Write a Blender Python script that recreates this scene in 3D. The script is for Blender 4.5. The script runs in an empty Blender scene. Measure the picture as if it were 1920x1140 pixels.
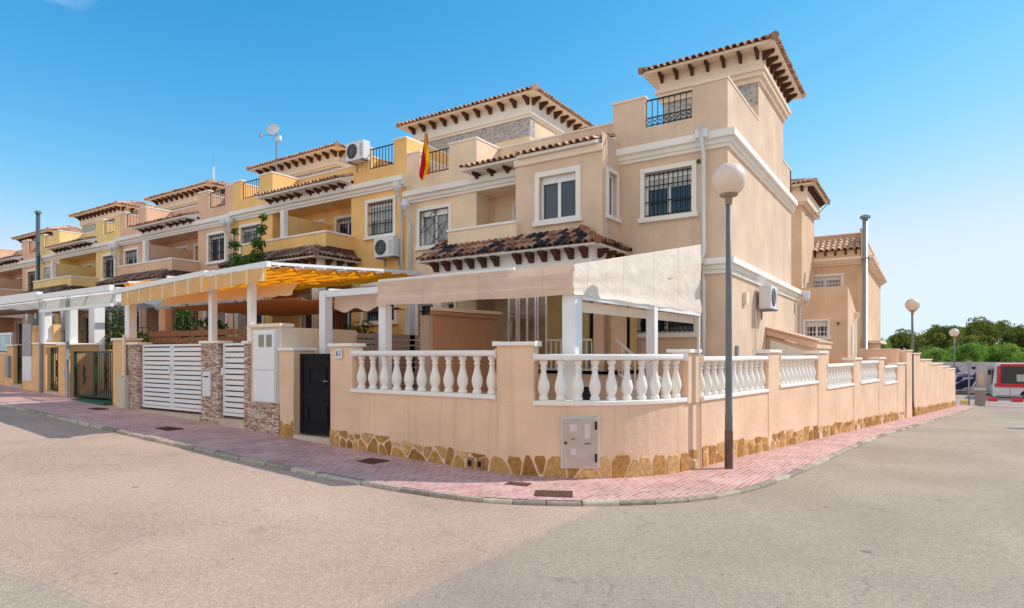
import bpy, bmesh, math, random
from mathutils import Vector, Matrix
R = math.radians
scene = bpy.context.scene
COL = scene.collection

# ------------------------------------------------------------------ camera
cam_d = bpy.data.cameras.new('camera'); cam = bpy.data.objects.new('camera', cam_d); COL.objects.link(cam)
cam.location = (0, 0, 1.8); cam.rotation_euler = (R(90), 0, R(33.7))
cam_d.sensor_width = 36; cam_d.lens = 1165/1920*36; cam_d.shift_y = 94/1920
cam_d.clip_end = 3000; cam_d.clip_start = .05
scene.camera = cam
# ------------------------------------------------------------------ sky, sun, exposure
SUN_AZ, SUN_EL = math.atan2(.675, .738), R(42)
w = bpy.data.worlds.new('World'); scene.world = w; w.use_nodes = True
nt = w.node_tree; bg = nt.nodes['Background']
sky = nt.nodes.new('ShaderNodeTexSky'); sky.sky_type = 'NISHITA'; sky.sun_disc = False
sky.sun_elevation = SUN_EL; sky.sun_rotation = SUN_AZ
sky.air_density = 1.0; sky.dust_density = .05; sky.ozone_density = 3; sky.altitude = 0
tc = nt.nodes.new('ShaderNodeTexCoord')
mp = nt.nodes.new('ShaderNodeMapping'); mp.inputs['Scale'].default_value = (5, 5, 14)
cn = nt.nodes.new('ShaderNodeTexNoise'); cn.inputs['Scale'].default_value = 1.6; cn.inputs['Detail'].default_value = 8; cn.inputs['Roughness'].default_value = .62
nt.links.new(tc.outputs['Generated'], mp.inputs['Vector']); nt.links.new(mp.outputs[0], cn.inputs['Vector'])
cr = nt.nodes.new('ShaderNodeMapRange'); cr.inputs['From Min'].default_value = .5; cr.inputs['From Max'].default_value = .78; cr.clamp = True
nt.links.new(cn.outputs['Fac'], cr.inputs['Value'])
dt = nt.nodes.new('ShaderNodeVectorMath'); dt.operation = 'DOT_PRODUCT'   # wisps sit in one patch of the sky
cd = Vector((-.83, .24, .49)).normalized(); dt.inputs[1].default_value = cd
nt.links.new(tc.outputs['Generated'], dt.inputs[0])
m2 = nt.nodes.new('ShaderNodeMapRange'); m2.inputs['From Min'].default_value = .992; m2.inputs['From Max'].default_value = .999
nt.links.new(dt.outputs['Value'], m2.inputs['Value'])
mu = nt.nodes.new('ShaderNodeMath'); mu.operation = 'MULTIPLY'
nt.links.new(cr.outputs[0], mu.inputs[0]); nt.links.new(m2.outputs[0], mu.inputs[1])
mu2 = nt.nodes.new('ShaderNodeMath'); mu2.operation = 'MULTIPLY'; mu2.inputs[1].default_value = .8
nt.links.new(mu.outputs[0], mu2.inputs[0])
mx = nt.nodes.new('ShaderNodeMixRGB'); mx.inputs[2].default_value = (6.5, 7.2, 8.5, 1)
hs = nt.nodes.new('ShaderNodeHueSaturation'); hs.inputs['Saturation'].default_value = 1.12; hs.inputs['Hue'].default_value = .492
nt.links.new(sky.outputs[0], hs.inputs['Color'])
# soft shoulder so the bright sky towards the sun keeps its pale blue
tn = nt.nodes.new('ShaderNodeVectorMath'); tn.operation = 'MULTIPLY'; tn.inputs[1].default_value = (.42, .79, .98); sR = nt.nodes.new('ShaderNodeSeparateColor'); cR = nt.nodes.new('ShaderNodeCombineColor'); nt.links.new(hs.outputs[0], sR.inputs[0])
pR = nt.nodes.new('ShaderNodeMath'); pR.operation = 'POWER'; pR.inputs[1].default_value = 2.0; nt.links.new(sR.outputs[0], pR.inputs[0]); nt.links.new(pR.outputs[0], cR.inputs[0])
pG = nt.nodes.new('ShaderNodeMath'); pG.operation = 'POWER'; pG.inputs[1].default_value = 1.06; nt.links.new(sR.outputs[1], pG.inputs[0]); nt.links.new(pG.outputs[0], cR.inputs[1]); nt.links.new(sR.outputs[2], cR.inputs[2])
nt.links.new(cR.outputs[0], tn.inputs[0])
sq = nt.nodes.new('ShaderNodeVectorMath'); sq.operation = 'DIVIDE'; sq.inputs[1].default_value = (3.2, 3.9, 4.4); nt.links.new(tn.outputs[0], sq.inputs[0])
s2 = nt.nodes.new('ShaderNodeVectorMath'); s2.operation = 'MULTIPLY'; nt.links.new(sq.outputs[0], s2.inputs[0]); nt.links.new(sq.outputs[0], s2.inputs[1])
s4 = nt.nodes.new('ShaderNodeVectorMath'); s4.operation = 'MULTIPLY'; nt.links.new(s2.outputs[0], s4.inputs[0]); nt.links.new(s2.outputs[0], s4.inputs[1])
a1 = nt.nodes.new('ShaderNodeVectorMath'); a1.operation = 'ADD'; a1.inputs[1].default_value = (1, 1, 1); nt.links.new(s4.outputs[0], a1.inputs[0])
sp_n = nt.nodes.new('ShaderNodeSeparateXYZ'); cb_n = nt.nodes.new('ShaderNodeCombineXYZ'); nt.links.new(a1.outputs[0], sp_n.inputs[0])
for i_ in range(3):
    pw = nt.nodes.new('ShaderNodeMath'); pw.operation = 'POWER'; pw.inputs[1].default_value = .25; nt.links.new(sp_n.outputs[i_], pw.inputs[0]); nt.links.new(pw.outputs[0], cb_n.inputs[i_])
dv_n = nt.nodes.new('ShaderNodeVectorMath'); dv_n.operation = 'DIVIDE'; nt.links.new(tn.outputs[0], dv_n.inputs[0]); nt.links.new(cb_n.outputs[0], dv_n.inputs[1])
nt.links.new(mu2.outputs[0], mx.inputs[0]); nt.links.new(dv_n.outputs[0], mx.inputs[1]); # unseen cloud bank added behind the camera to fill the shaded house fronts
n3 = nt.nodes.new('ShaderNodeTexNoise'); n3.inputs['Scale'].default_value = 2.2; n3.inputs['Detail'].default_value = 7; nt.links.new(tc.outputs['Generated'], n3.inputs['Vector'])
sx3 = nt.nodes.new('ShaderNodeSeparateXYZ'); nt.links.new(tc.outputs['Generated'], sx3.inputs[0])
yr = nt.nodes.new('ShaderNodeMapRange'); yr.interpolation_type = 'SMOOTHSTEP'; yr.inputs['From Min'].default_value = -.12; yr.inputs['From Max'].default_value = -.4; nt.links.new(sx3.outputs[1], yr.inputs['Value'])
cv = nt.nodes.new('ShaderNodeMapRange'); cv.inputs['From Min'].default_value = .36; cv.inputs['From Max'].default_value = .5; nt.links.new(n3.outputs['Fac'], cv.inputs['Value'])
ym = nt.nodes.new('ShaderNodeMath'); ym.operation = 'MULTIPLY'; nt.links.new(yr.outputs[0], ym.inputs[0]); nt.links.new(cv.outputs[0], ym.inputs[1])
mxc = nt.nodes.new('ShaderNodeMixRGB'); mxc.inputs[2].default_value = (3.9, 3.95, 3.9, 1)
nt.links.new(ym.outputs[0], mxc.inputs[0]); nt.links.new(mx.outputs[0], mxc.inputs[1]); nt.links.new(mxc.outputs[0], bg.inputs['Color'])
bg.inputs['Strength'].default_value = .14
sd = bpy.data.lights.new('sun', 'SUN'); sun = bpy.data.objects.new('sun', sd); COL.objects.link(sun)
sd.energy = 2.2; sd.angle = R(.5); sd.color = (1, .94, .86)
sv = Vector((math.sin(SUN_AZ)*math.cos(SUN_EL), math.cos(SUN_AZ)*math.cos(SUN_EL), math.sin(SUN_EL)))
sun.rotation_euler = sv.to_track_quat('Z', 'Y').to_euler(); sun.location = (20, 10, 30)
scene.view_settings.view_transform = 'Standard'; scene.view_settings.look = 'None'
scene.view_settings.exposure = .80; scene.view_settings.gamma = 1
scene.cycles.max_bounces = 8; scene.cycles.diffuse_bounces = 5

# ------------------------------------------------------------------ materials
def srgb(r, g, b):
    f = lambda c: ((c/255+.055)/1.055)**2.4 if c > 10 else c/255/12.92
    return (f(r), f(g), f(b), 1)
MATS = {}
def base_mat(name, color, rough=.8, metal=0, spec=.3):
    m = bpy.data.materials.new(name); m.use_nodes = True; n = m.node_tree; b = n.nodes['Principled BSDF']
    b.inputs['Base Color'].default_value = color if len(color) == 4 else (*color, 1)
    b.inputs['Roughness'].default_value = rough; b.inputs['Metallic'].default_value = metal
    b.inputs['Specular IOR Level'].default_value = spec
    return m, n, b
def N(n, t, **kw):
    o = n.nodes.new('ShaderNode'+t)
    for k, v in kw.items():
        if k in o.inputs: o.inputs[k].default_value = v
        else: setattr(o, k, v)
    return o
def L(n, a, b): n.links.new(a, b)
def coords(n, scale=(1, 1, 1), rot=(0, 0, 0)):
    c = N(n, 'TexCoord'); m = N(n, 'Mapping'); m.inputs['Scale'].default_value = scale; m.inputs['Rotation'].default_value = rot
    L(n, c.outputs['Object'], m.inputs[0]); return m.outputs[0]
def bump(n, b, h, strength=.3, dist=.02):
    u = N(n, 'Bump'); u.inputs['Strength'].default_value = strength; u.inputs['Distance'].default_value = dist
    L(n, h, u.inputs['Height']); L(n, u.outputs[0], b.inputs['Normal'])
def vary(n, b, color, amt=.12, scale=1.2, vec=None, dirt=None):
    """large soft variation + vertical rain streaks"""
    v = vec or coords(n)
    a = N(n, 'TexNoise'); a.inputs['Scale'].default_value = scale; a.inputs['Detail'].default_value = 6; L(n, v, a.inputs['Vector'])
    r = N(n, 'ValToRGB'); r.color_ramp.elements[0].position = .3; r.color_ramp.elements[1].position = .7
    c = color[:3]
    r.color_ramp.elements[0].color = (*[x*(1-amt) for x in c], 1); r.color_ramp.elements[1].color = (*[min(1, x*(1+amt*.6)) for x in c], 1)
    L(n, a.outputs['Fac'], r.inputs[0]); out = r.outputs[0]
    if dirt:
        sv_ = coords(n, (5.5, 5.5, .28)); s = N(n, 'TexNoise'); s.inputs['Scale'].default_value = 1.3; s.inputs['Detail'].default_value = 5; L(n, sv_, s.inputs['Vector'])
        rr = N(n, 'MapRange'); rr.inputs['From Min'].default_value = .56; rr.inputs['From Max'].default_value = .78; rr.inputs['To Max'].default_value = dirt[1]
        L(n, s.outputs['Fac'], rr.inputs['Value'])
        m = N(n, 'MixRGB'); m.inputs[2].default_value = (*dirt[0], 1); L(n, rr.outputs[0], m.inputs[0]); L(n, out, m.inputs[1]); out = m.outputs[0]
    L(n, out, b.inputs['Base Color']); return out
def stucco(name, color, dirt=.35, fine=55, amt=.13):
    if name in MATS: return MATS[name]
    m, n, b = base_mat(name, color, .9, 0, .15)
    vary(n, b, color, amt, 1.1, None, ((color[0]*.55, color[1]*.5, color[2]*.45), dirt))
    a = N(n, 'TexNoise'); a.inputs['Scale'].default_value = fine; a.inputs['Detail'].default_value = 4; L(n, coords(n), a.inputs['Vector'])
    a2 = N(n, 'TexNoise'); a2.inputs['Scale'].default_value = 9; a2.inputs['Detail'].default_value = 5; L(n, coords(n), a2.inputs['Vector'])
    ad = N(n, 'Math', operation='MULTIPLY_ADD'); ad.inputs[1].default_value = 1.6; L(n, a2.outputs['Fac'], ad.inputs[0]); L(n, a.outputs['Fac'], ad.inputs[2])
    bump(n, b, ad.outputs[0], .4, .014); MATS[name] = m; return m
def plain(name, color, rough=.5, metal=0, spec=.4, amt=.08, scale=4, bmp=0):
    if name in MATS: return MATS[name]
    m, n, b = base_mat(name, color, rough, metal, spec); vary(n, b, color, amt, scale)
    if bmp:
        a = N(n, 'TexNoise'); a.inputs['Scale'].default_value = 40; L(n, coords(n), a.inputs['Vector']); bump(n, b, a.outputs['Fac'], bmp, .01)
    MATS[name] = m; return m
TINTED = set()
def tinted(name, stops, rough=.85, nscale=9, namt=.25, bmp=.3, trans=0):
    """colour picked by the per-face attribute 'tint' (each tile, stone or leaf has its own colour)"""
    if name in MATS: return MATS[name]
    m, n, b = base_mat(name, (.5, .5, .5, 1), rough, 0, .2); TINTED.add(name)
    at = N(n, 'Attribute', attribute_name='tint'); r = N(n, 'ValToRGB'); e = r.color_ramp.elements
    while len(e) < len(stops): e.new(.5)
    for k, (p, c) in enumerate(stops): e[k].position = p; e[k].color = (*c[:3], 1)
    L(n, at.outputs['Fac'], r.inputs[0])
    a = N(n, 'TexNoise'); a.inputs['Scale'].default_value = nscale; a.inputs['Detail'].default_value = 5; L(n, coords(n), a.inputs['Vector'])
    mr = N(n, 'MapRange'); mr.inputs['From Min'].default_value = .25; mr.inputs['From Max'].default_value = .75; mr.inputs['To Min'].default_value = 1-namt; mr.inputs['To Max'].default_value = 1+namt*.7
    L(n, a.outputs['Fac'], mr.inputs['Value'])
    vm = N(n, 'VectorMath', operation='SCALE'); L(n, r.outputs[0], vm.inputs[0]); L(n, mr.outputs[0], vm.inputs['Scale'])
    L(n, vm.outputs[0], b.inputs['Base Color'])
    if bmp: bump(n, b, a.outputs['Fac'], bmp, .01)
    if trans:
        t = N(n, 'BsdfTranslucent'); L(n, vm.outputs[0], t.inputs['Color']); ms = N(n, 'MixShader'); ms.inputs[0].default_value = trans
        L(n, b.outputs[0], ms.inputs[1]); L(n, t.outputs[0], ms.inputs[2]); L(n, ms.outputs[0], n.nodes['Material Output'].inputs[0])
    MATS[name] = m; return m
def fabric(name, color, trans=.35, stripes=None, axis=0):
    if name in MATS: return MATS[name]
    m, n, b = base_mat(name, color, .95, 0, .1); out = vary(n, b, color, .1, 2.5)
    if stripes:
        sx = N(n, 'SeparateXYZ'); L(n, coords(n), sx.inputs[0]); mm = N(n, 'Math', operation='PINGPONG'); mm.inputs[1].default_value = stripes[1]
        L(n, sx.outputs[axis], mm.inputs[0]); gt = N(n, 'Math', operation='LESS_THAN'); gt.inputs[1].default_value = stripes[2]; L(n, mm.outputs[0], gt.inputs[0])
        mi = N(n, 'MixRGB'); mi.inputs[2].default_value = (*stripes[0][:3], 1); L(n, gt.outputs[0], mi.inputs[0]); L(n, out, mi.inputs[1]); out = mi.outputs[0]; L(n, out, b.inputs['Base Color'])
    t = N(n, 'BsdfTranslucent'); L(n, out, t.inputs['Color'])
    a = N(n, 'TexNoise'); a.inputs['Scale'].default_value = 3; a.inputs['Detail'].default_value = 4; L(n, coords(n, (1, 1, 2)), a.inputs['Vector'])
    u = N(n, 'Bump'); u.inputs['Strength'].default_value = .5; u.inputs['Distance'].default_value = .05; L(n, a.outputs['Fac'], u.inputs['Height'])
    L(n, u.outputs[0], b.inputs['Normal']); L(n, u.outputs[0], t.inputs['Normal'])
    ms = N(n, 'MixShader'); ms.inputs[0].default_value = trans
    L(n, b.outputs[0], ms.inputs[1]); L(n, t.outputs[0], ms.inputs[2]); L(n, ms.outputs[0], n.nodes['Material Output'].inputs[0])
    MATS[name] = m; return m

PEACH = stucco('peach_stucco', srgb(232, 196, 164), .3)
PINK = stucco('pink_stucco', srgb(228, 199, 174), .3)
WALLP = stucco('garden_wall_stucco', srgb(239, 202, 171), .42)
CREAM = stucco('cream_stucco', srgb(242, 216, 186), .2)
STREETO = stucco('street_ochre_stucco', srgb(240, 192, 138), .35)
BACKY = stucco('inner_yellow_stucco', srgb(250, 222, 165), .2)
OCHRE = stucco('ochre_stucco', srgb(250, 200, 132), .3)
YELLOW = stucco('pale_yellow_stucco', srgb(250, 214, 150), .3)
SALMON = stucco('salmon_stucco', srgb(234, 190, 160), .35)
TRIM = stucco('white_trim', srgb(244, 238, 230), .12, 30, .05)
TRIMC = stucco('cream_trim', srgb(243, 222, 200), .15, 30, .05)
WHITE = plain('white_paint', srgb(236, 236, 236), .4, 0, .4, .03)
WHITEM = plain('white_plastic', srgb(226, 228, 230), .35, 0, .5, .04)
DARK = plain('dark_iron', (.015, .016, .018), .5, .3, .4)
GREEN = plain('dark_green_iron', (.012, .06, .035), .5, .2, .4)
WOODC = plain('dark_corbel_wood', (.11, .048, .03), .8, 0, .2, .3, 8, .3)
TIMBER = plain('brown_timber', (.30, .12, .045), .6, 0, .3, .3, 6, .3)
PINKSLAT = plain('beige_slats', srgb(205, 178, 160), .6, 0, .3, .06)
STEEL = plain('galvanised_grey', (.30, .31, .32), .4, .7, .5, .12, 3)
GREY = plain('grey_plastic', (.33, .34, .35), .5, 0, .4)
BROWNB = plain('brown_roller_blind', srgb(196, 148, 116), .8, 0, .2)
GATEB = plain('black_gate_paint', (.009, .009, .013), .6, 0, .15, .2, 3)
RUST = plain('rusty_iron', (.16, .075, .05), .8, .3, .3, .25, 12, .5)
CONC = stucco('kerb_concrete', srgb(214, 196, 176), .4, 30, .2)
def glass_mat(name, c, rough=.06):
    m, n, b = base_mat(name, c, rough, 0, .9)
    a = N(n, 'TexNoise'); a.inputs['Scale'].default_value = 1.5; L(n, coords(n), a.inputs['Vector']); bump(n, b, a.outputs['Fac'], .08, .05)
    vary(n, b, c, .45, 1.3, coords(n, (9, 9, .5)) if rough > .1 else None); MATS[name] = m; return m
GLASS = glass_mat('dark_window_glass', (.018, .03, .05))
GLASSW = glass_mat('curtained_window_glass', (.34, .35, .37), .12)
SHUT = plain('pale_shutter', srgb(215, 215, 215), .5)
TILE_P = tinted('porch_tiles', [(0, (.03, .028, .045)), (.24, (.05, .04, .05)), (.34, (.30, .13, .075)), (.7, (.46, .24, .145)), (1, (.6, .37, .25))], .8)
TILE_T = tinted('tower_tiles', [(0, (.34, .19, .13)), (.25, (.56, .32, .21)), (.6, (.76, .50, .34)), (1, (.78, .52, .36))], .8)
TILE_W = tinted('weathered_tiles', [(0, (.09, .06, .05)), (.5, (.28, .16, .115)), (1, (.46, .31, .23))], .9)
STONE = tinted('ochre_stones', [(0, (.33, .15, .04)), (.5, (.52, .27, .085)), (1, (.72, .45, .2))], .75, 14, .4, .6)
LEAF = tinted('leaves', [(0, (.03, .07, .015)), (.5, (.09, .19, .03)), (1, (.22, .32, .05))], .7, 5, .3, 0, .3)
PINEL = tinted('pine_foliage', [(0, (.03, .07, .02)), (.35, (.11, .15, .035)), (.65, (.28, .31, .055)), (1, (.5, .48, .09))], .8, 1, .4, 0, .35)
BRIGHTL = tinted('bright_foliage', [(0, (.10, .2, .04)), (.5, (.25, .42, .07)), (1, (.45, .58, .13))], .8, 1, .4, 0, .4)
BARK = plain('bark', (.10, .07, .05), .9, 0, .1, .3, 5, .5)
F_PINK = fabric('beige_pink_awning_fabric', srgb(232, 203, 184), .2, (srgb(214, 188, 168), .62, .008))
F_PINKS = fabric('beige_pink_curtain_fabric', srgb(246, 232, 218), .2, (srgb(222, 198, 178), .6, .008), 1)
F_PINKR = fabric('thin_beige_roof_fabric', srgb(246, 226, 204), .5)
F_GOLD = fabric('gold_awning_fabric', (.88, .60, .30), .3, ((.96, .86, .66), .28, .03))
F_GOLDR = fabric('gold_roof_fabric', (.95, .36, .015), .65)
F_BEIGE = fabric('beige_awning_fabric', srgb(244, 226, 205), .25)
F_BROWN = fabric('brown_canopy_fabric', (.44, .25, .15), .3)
F_WHITE = fabric('white_awning_fabric', srgb(225, 222, 216), .3)

def band_mat():                                                     # grey patterned tile band under the tower cornice
    m, n, b = base_mat('patterned_tile_band', (.4, .4, .4, 1), .5)
    v = N(n, 'TexVoronoi'); v.inputs['Scale'].default_value = 9; L(n, coords(n), v.inputs['Vector'])
    r = N(n, 'ValToRGB'); r.color_ramp.elements[0].color = (.20, .19, .19, 1); r.color_ramp.elements[1].color = (.5, .47, .44, 1); r.color_ramp.elements[1].position = .6
    L(n, v.outputs['Distance'], r.inputs[0]); L(n, r.outputs[0], b.inputs['Base Color']); return m
BAND = band_mat()
def ledge_mat():
    m, n, b = base_mat('ledgestone_cladding', (.4, .3, .25, 1), .8)
    c = coords(n, (1, 1, 3.6)); v = N(n, 'TexVoronoi'); v.inputs['Scale'].default_value = 8.5; L(n, c, v.inputs['Vector'])
    v2 = N(n, 'TexVoronoi', feature='DISTANCE_TO_EDGE'); v2.inputs['Scale'].default_value = 8.5; L(n, c, v2.inputs['Vector'])
    s = N(n, 'SeparateXYZ'); L(n, v.outputs['Color'], s.inputs[0])
    r = N(n, 'ValToRGB'); e = r.color_ramp.elements; e[0].color = (.36, .18, .11, 1); e[1].color = (.82, .70, .6, 1); q = e.new(.45); q.color = (.62, .43, .32, 1); L(n, s.outputs[0], r.inputs[0])
    mr = N(n, 'MapRange'); mr.inputs['From Max'].default_value = .06; L(n, v2.outputs['Distance'], mr.inputs['Value'])
    mi = N(n, 'MixRGB'); mi.inputs[1].default_value = (.34, .25, .2, 1); L(n, mr.outputs[0], mi.inputs[0]); L(n, r.outputs[0], mi.inputs[2]); L(n, mi.outputs[0], b.inputs['Base Color'])
    ad = N(n, 'Math', operation='ADD'); L(n, mr.outputs[0], ad.inputs[0]); L(n, s.outputs[1], ad.inputs[1]); bump(n, b, ad.outputs[0], .8, .03); return m
LEDGE = ledge_mat()
def asphalt_mat():
    m, n, b = base_mat('asphalt', (.2, .2, .2, 1), .92, 0, .2); c = coords(n)
    sx = N(n, 'SeparateXYZ'); L(n, c, sx.inputs[0])
    nz = N(n, 'TexNoise'); nz.inputs['Scale'].default_value = .9; nz.inputs['Detail'].default_value = 5; L(n, c, nz.inputs['Vector'])
    def half(a, bb, cc, wob, soft):                                    # a*x+b*y+c > 0, wobbling edge
        p = N(n, 'Math', operation='MULTIPLY_ADD'); p.inputs[1].default_value = a; p.inputs[2].default_value = cc; L(n, sx.outputs[0], p.inputs[0])
        q = N(n, 'Math', operation='MULTIPLY_ADD'); q.inputs[1].default_value = bb; L(n, sx.outputs[1], q.inputs[0]); L(n, p.outputs[0], q.inputs[2])
        t = N(n, 'Math', operation='MULTIPLY_ADD'); t.inputs[1].default_value = wob; L(n, nz.outputs['Fac'], t.inputs[0]); L(n, q.outputs[0], t.inputs[2])
        r = N(n, 'MapRange'); r.inputs['From Min'].default_value = wob*.5-soft; r.inputs['From Max'].default_value = wob*.5+soft; L(n, t.outputs[0], r.inputs['Value'])
        sb = N(n, 'Math', operation='SUBTRACT'); sb.inputs[1].default_value = wob*.5; L(n, t.outputs[0], sb.inputs[0]); ab = N(n, 'Math', operation='ABSOLUTE'); L(n, sb.outputs[0], ab.inputs[0]); seams.append(ab.outputs[0]); return r.outputs[0]
    seams = []
    east = half(1, 0, 3.35, .35, .05)                                   # grey cross street resurfacing starts about x=-3.5
    south = half(.12, -1, 2.75, .2, .05)                                 # older grey strip near the far kerb
    pk = N(n, 'MixRGB'); pk.inputs[1].default_value = (.515, .365, .28, 1); pk.inputs[2].default_value = (.415, .33, .255, 1); L(n, east, pk.inputs[0])
    p2 = N(n, 'MixRGB'); p2.inputs[2].default_value = (.45, .36, .275, 1); L(n, south, p2.inputs[0]); L(n, pk.outputs[0], p2.inputs[1])
    big = N(n, 'TexNoise'); big.inputs['Scale'].default_value = .35; big.inputs['Detail'].default_value = 7; big.inputs['Roughness'].default_value = .6; L(n, c, big.inputs['Vector'])
    fi = N(n, 'TexVoronoi'); fi.inputs['Scale'].default_value = 120; L(n, c, fi.inputs['Vector'])
    fs = N(n, 'SeparateXYZ'); L(n, fi.outputs['Color'], fs.inputs[0])
    f2 = N(n, 'TexNoise'); f2.inputs['Scale'].default_value = 22; f2.inputs['Detail'].default_value = 6; f2.inputs['Roughness'].default_value = .75; L(n, c, f2.inputs['Vector'])
    a1 = N(n, 'MapRange'); a1.inputs['From Min'].default_value = .3; a1.inputs['From Max'].default_value = .7; a1.inputs['To Min'].default_value = .84; a1.inputs['To Max'].default_value = 1.14; L(n, big.outputs['Fac'], a1.inputs['Value'])
    a2 = N(n, 'MapRange'); a2.inputs['To Min'].default_value = .76; a2.inputs['To Max'].default_value = 1.26; L(n, fs.outputs[0], a2.inputs['Value'])
    a3 = N(n, 'MapRange'); a3.inputs['From Min'].default_value = .3; a3.inputs['From Max'].default_value = .7; a3.inputs['To Min'].default_value = .82; a3.inputs['To Max'].default_value = 1.17; L(n, f2.outputs['Fac'], a3.inputs['Value'])
    mA = N(n, 'Math', operation='MULTIPLY'); L(n, a1.outputs[0], mA.inputs[0]); L(n, a2.outputs[0], mA.inputs[1])
    mB = N(n, 'Math', operation='MULTIPLY'); L(n, mA.outputs[0], mB.inputs[0]); L(n, a3.outputs[0], mB.inputs[1])
    sc = N(n, 'VectorMath', operation='SCALE'); L(n, p2.outputs[0], sc.inputs[0]); L(n, mB.outputs[0], sc.inputs['Scale'])
    # cracks and dark tyre polish
    ck = N(n, 'TexVoronoi', feature='DISTANCE_TO_EDGE'); ck.inputs['Scale'].default_value = .33
    wv = N(n, 'VectorMath', operation='ADD'); wn = N(n, 'TexNoise'); wn.inputs['Scale'].default_value = 2.5; wn.inputs['Detail'].default_value = 6; L(n, c, wn.inputs['Vector']); ws = N(n, 'VectorMath', operation='SCALE'); ws.inputs['Scale'].default_value = .7
    L(n, wn.outputs['Color'], ws.inputs[0]); L(n, c, wv.inputs[0]); L(n, ws.outputs[0], wv.inputs[1]); L(n, wv.outputs[0], ck.inputs['Vector'])
    cm = N(n, 'MapRange'); cm.inputs['From Max'].default_value = .0035; cm.inputs['To Min'].default_value = .4; cm.inputs['To Max'].default_value = 0; L(n, ck.outputs['Distance'], cm.inputs['Value'])
    mk = N(n, 'MixRGB'); mk.inputs[2].default_value = (.12, .1, .09, 1); L(n, cm.outputs[0], mk.inputs[0]); L(n, sc.outputs[0], mk.inputs[1])
    # scattered dark spots
    sp_ = N(n, 'TexVoronoi'); sp_.inputs['Scale'].default_value = .9; L(n, c, sp_.inputs['Vector'])
    sm = N(n, 'MapRange'); sm.inputs['From Min'].default_value = .035; sm.inputs['From Max'].default_value = .06; sm.inputs['To Min'].default_value = .55; sm.inputs['To Max'].default_value = 0; L(n, sp_.outputs['Distance'], sm.inputs['Value'])
    mk2 = N(n, 'MixRGB'); mk2.inputs[2].default_value = (.1, .08, .07, 1); L(n, sm.outputs[0], mk2.inputs[0]); L(n, mk.outputs[0], mk2.inputs[1])
    prev = mk2.outputs[0]
    for q_, w_ in ((seams[0], .010), (seams[1], .014)):                   # worn joint between the surfacings
        sr = N(n, 'MapRange'); sr.inputs['From Max'].default_value = w_; sr.inputs['To Min'].default_value = .45; sr.inputs['To Max'].default_value = 0; L(n, q_, sr.inputs['Value'])
        nm = N(n, 'Math', operation='MULTIPLY'); L(n, sr.outputs[0], nm.inputs[0]); L(n, big.outputs['Fac'], nm.inputs[1])
        mm_ = N(n, 'MixRGB'); mm_.inputs[2].default_value = (.11, .09, .08, 1); L(n, nm.outputs[0], mm_.inputs[0]); L(n, prev, mm_.inputs[1]); prev = mm_.outputs[0]
    os_ = N(n, 'TexNoise'); os_.inputs['Scale'].default_value = .8; os_.inputs['Detail'].default_value = 3; os_.inputs['Distortion'].default_value = .6; L(n, c, os_.inputs['Vector'])
    om = N(n, 'MapRange'); om.inputs['From Min'].default_value = .66; om.inputs['From Max'].default_value = .74; om.inputs['To Max'].default_value = .22; L(n, os_.outputs['Fac'], om.inputs['Value'])
    mo = N(n, 'MixRGB'); mo.inputs[2].default_value = (.15, .13, .12, 1); L(n, om.outputs[0], mo.inputs[0]); L(n, prev, mo.inputs[1]); prev = mo.outputs[0]
    L(n, prev, b.inputs['Base Color']); bump(n, b, mA.outputs[0], .5, .012); return m
ASPH = asphalt_mat()
def paver_mat(rot):
    m, n, b = base_mat('pink_pavers', (.5, .25, .22, 1), .85); c = coords(n, (1, 1, 1), (0, 0, rot))
    br = N(n, 'TexBrick'); br.inputs['Scale'].default_value = 1; br.inputs['Brick Width'].default_value = .2; br.inputs['Row Height'].default_value = .075
    br.inputs['Mortar Size'].default_value = .009; br.inputs['Mortar Smooth'].default_value = .3; br.inputs['Bias'].default_value = 0
    br.inputs['Color1'].default_value = (.52, .22, .20, 1); br.inputs['Color2'].default_value = (.66, .38, .34, 1); br.inputs['Mortar'].default_value = (.76, .60, .53, 1)
    L(n, c, br.inputs['Vector'])
    z = N(n, 'TexNoise'); z.inputs['Scale'].default_value = 1.2; z.inputs['Detail'].default_value = 6; z.inputs['Roughness'].default_value = .65; L(n, c, z.inputs['Vector'])
    r = N(n, 'MapRange'); r.inputs['From Min'].default_value = .3; r.inputs['From Max'].default_value = .7; r.inputs['To Min'].default_value = .75; r.inputs['To Max'].default_value = 1.15; L(n, z.outputs['Fac'], r.inputs['Value'])
    s = N(n, 'VectorMath', operation='SCALE'); L(n, br.outputs['Color'], s.inputs[0]); L(n, r.outputs[0], s.inputs['Scale']); L(n, s.outputs[0], b.inputs['Base Color'])
    iv = N(n, 'Math', operation='SUBTRACT'); iv.inputs[0].default_value = 1; L(n, br.outputs['Fac'], iv.inputs[1]); bump(n, b, iv.outputs[0], .6, .01); return m
PAVER = paver_mat(R(90))
EARTH = plain('dry_earth', (.28, .22, .16), .95, 0, .1, .25, .3, .5)
YARDM = plain('terrace_tiles', (.36, .22, .16), .8, 0, .2, .15, 1)

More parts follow.
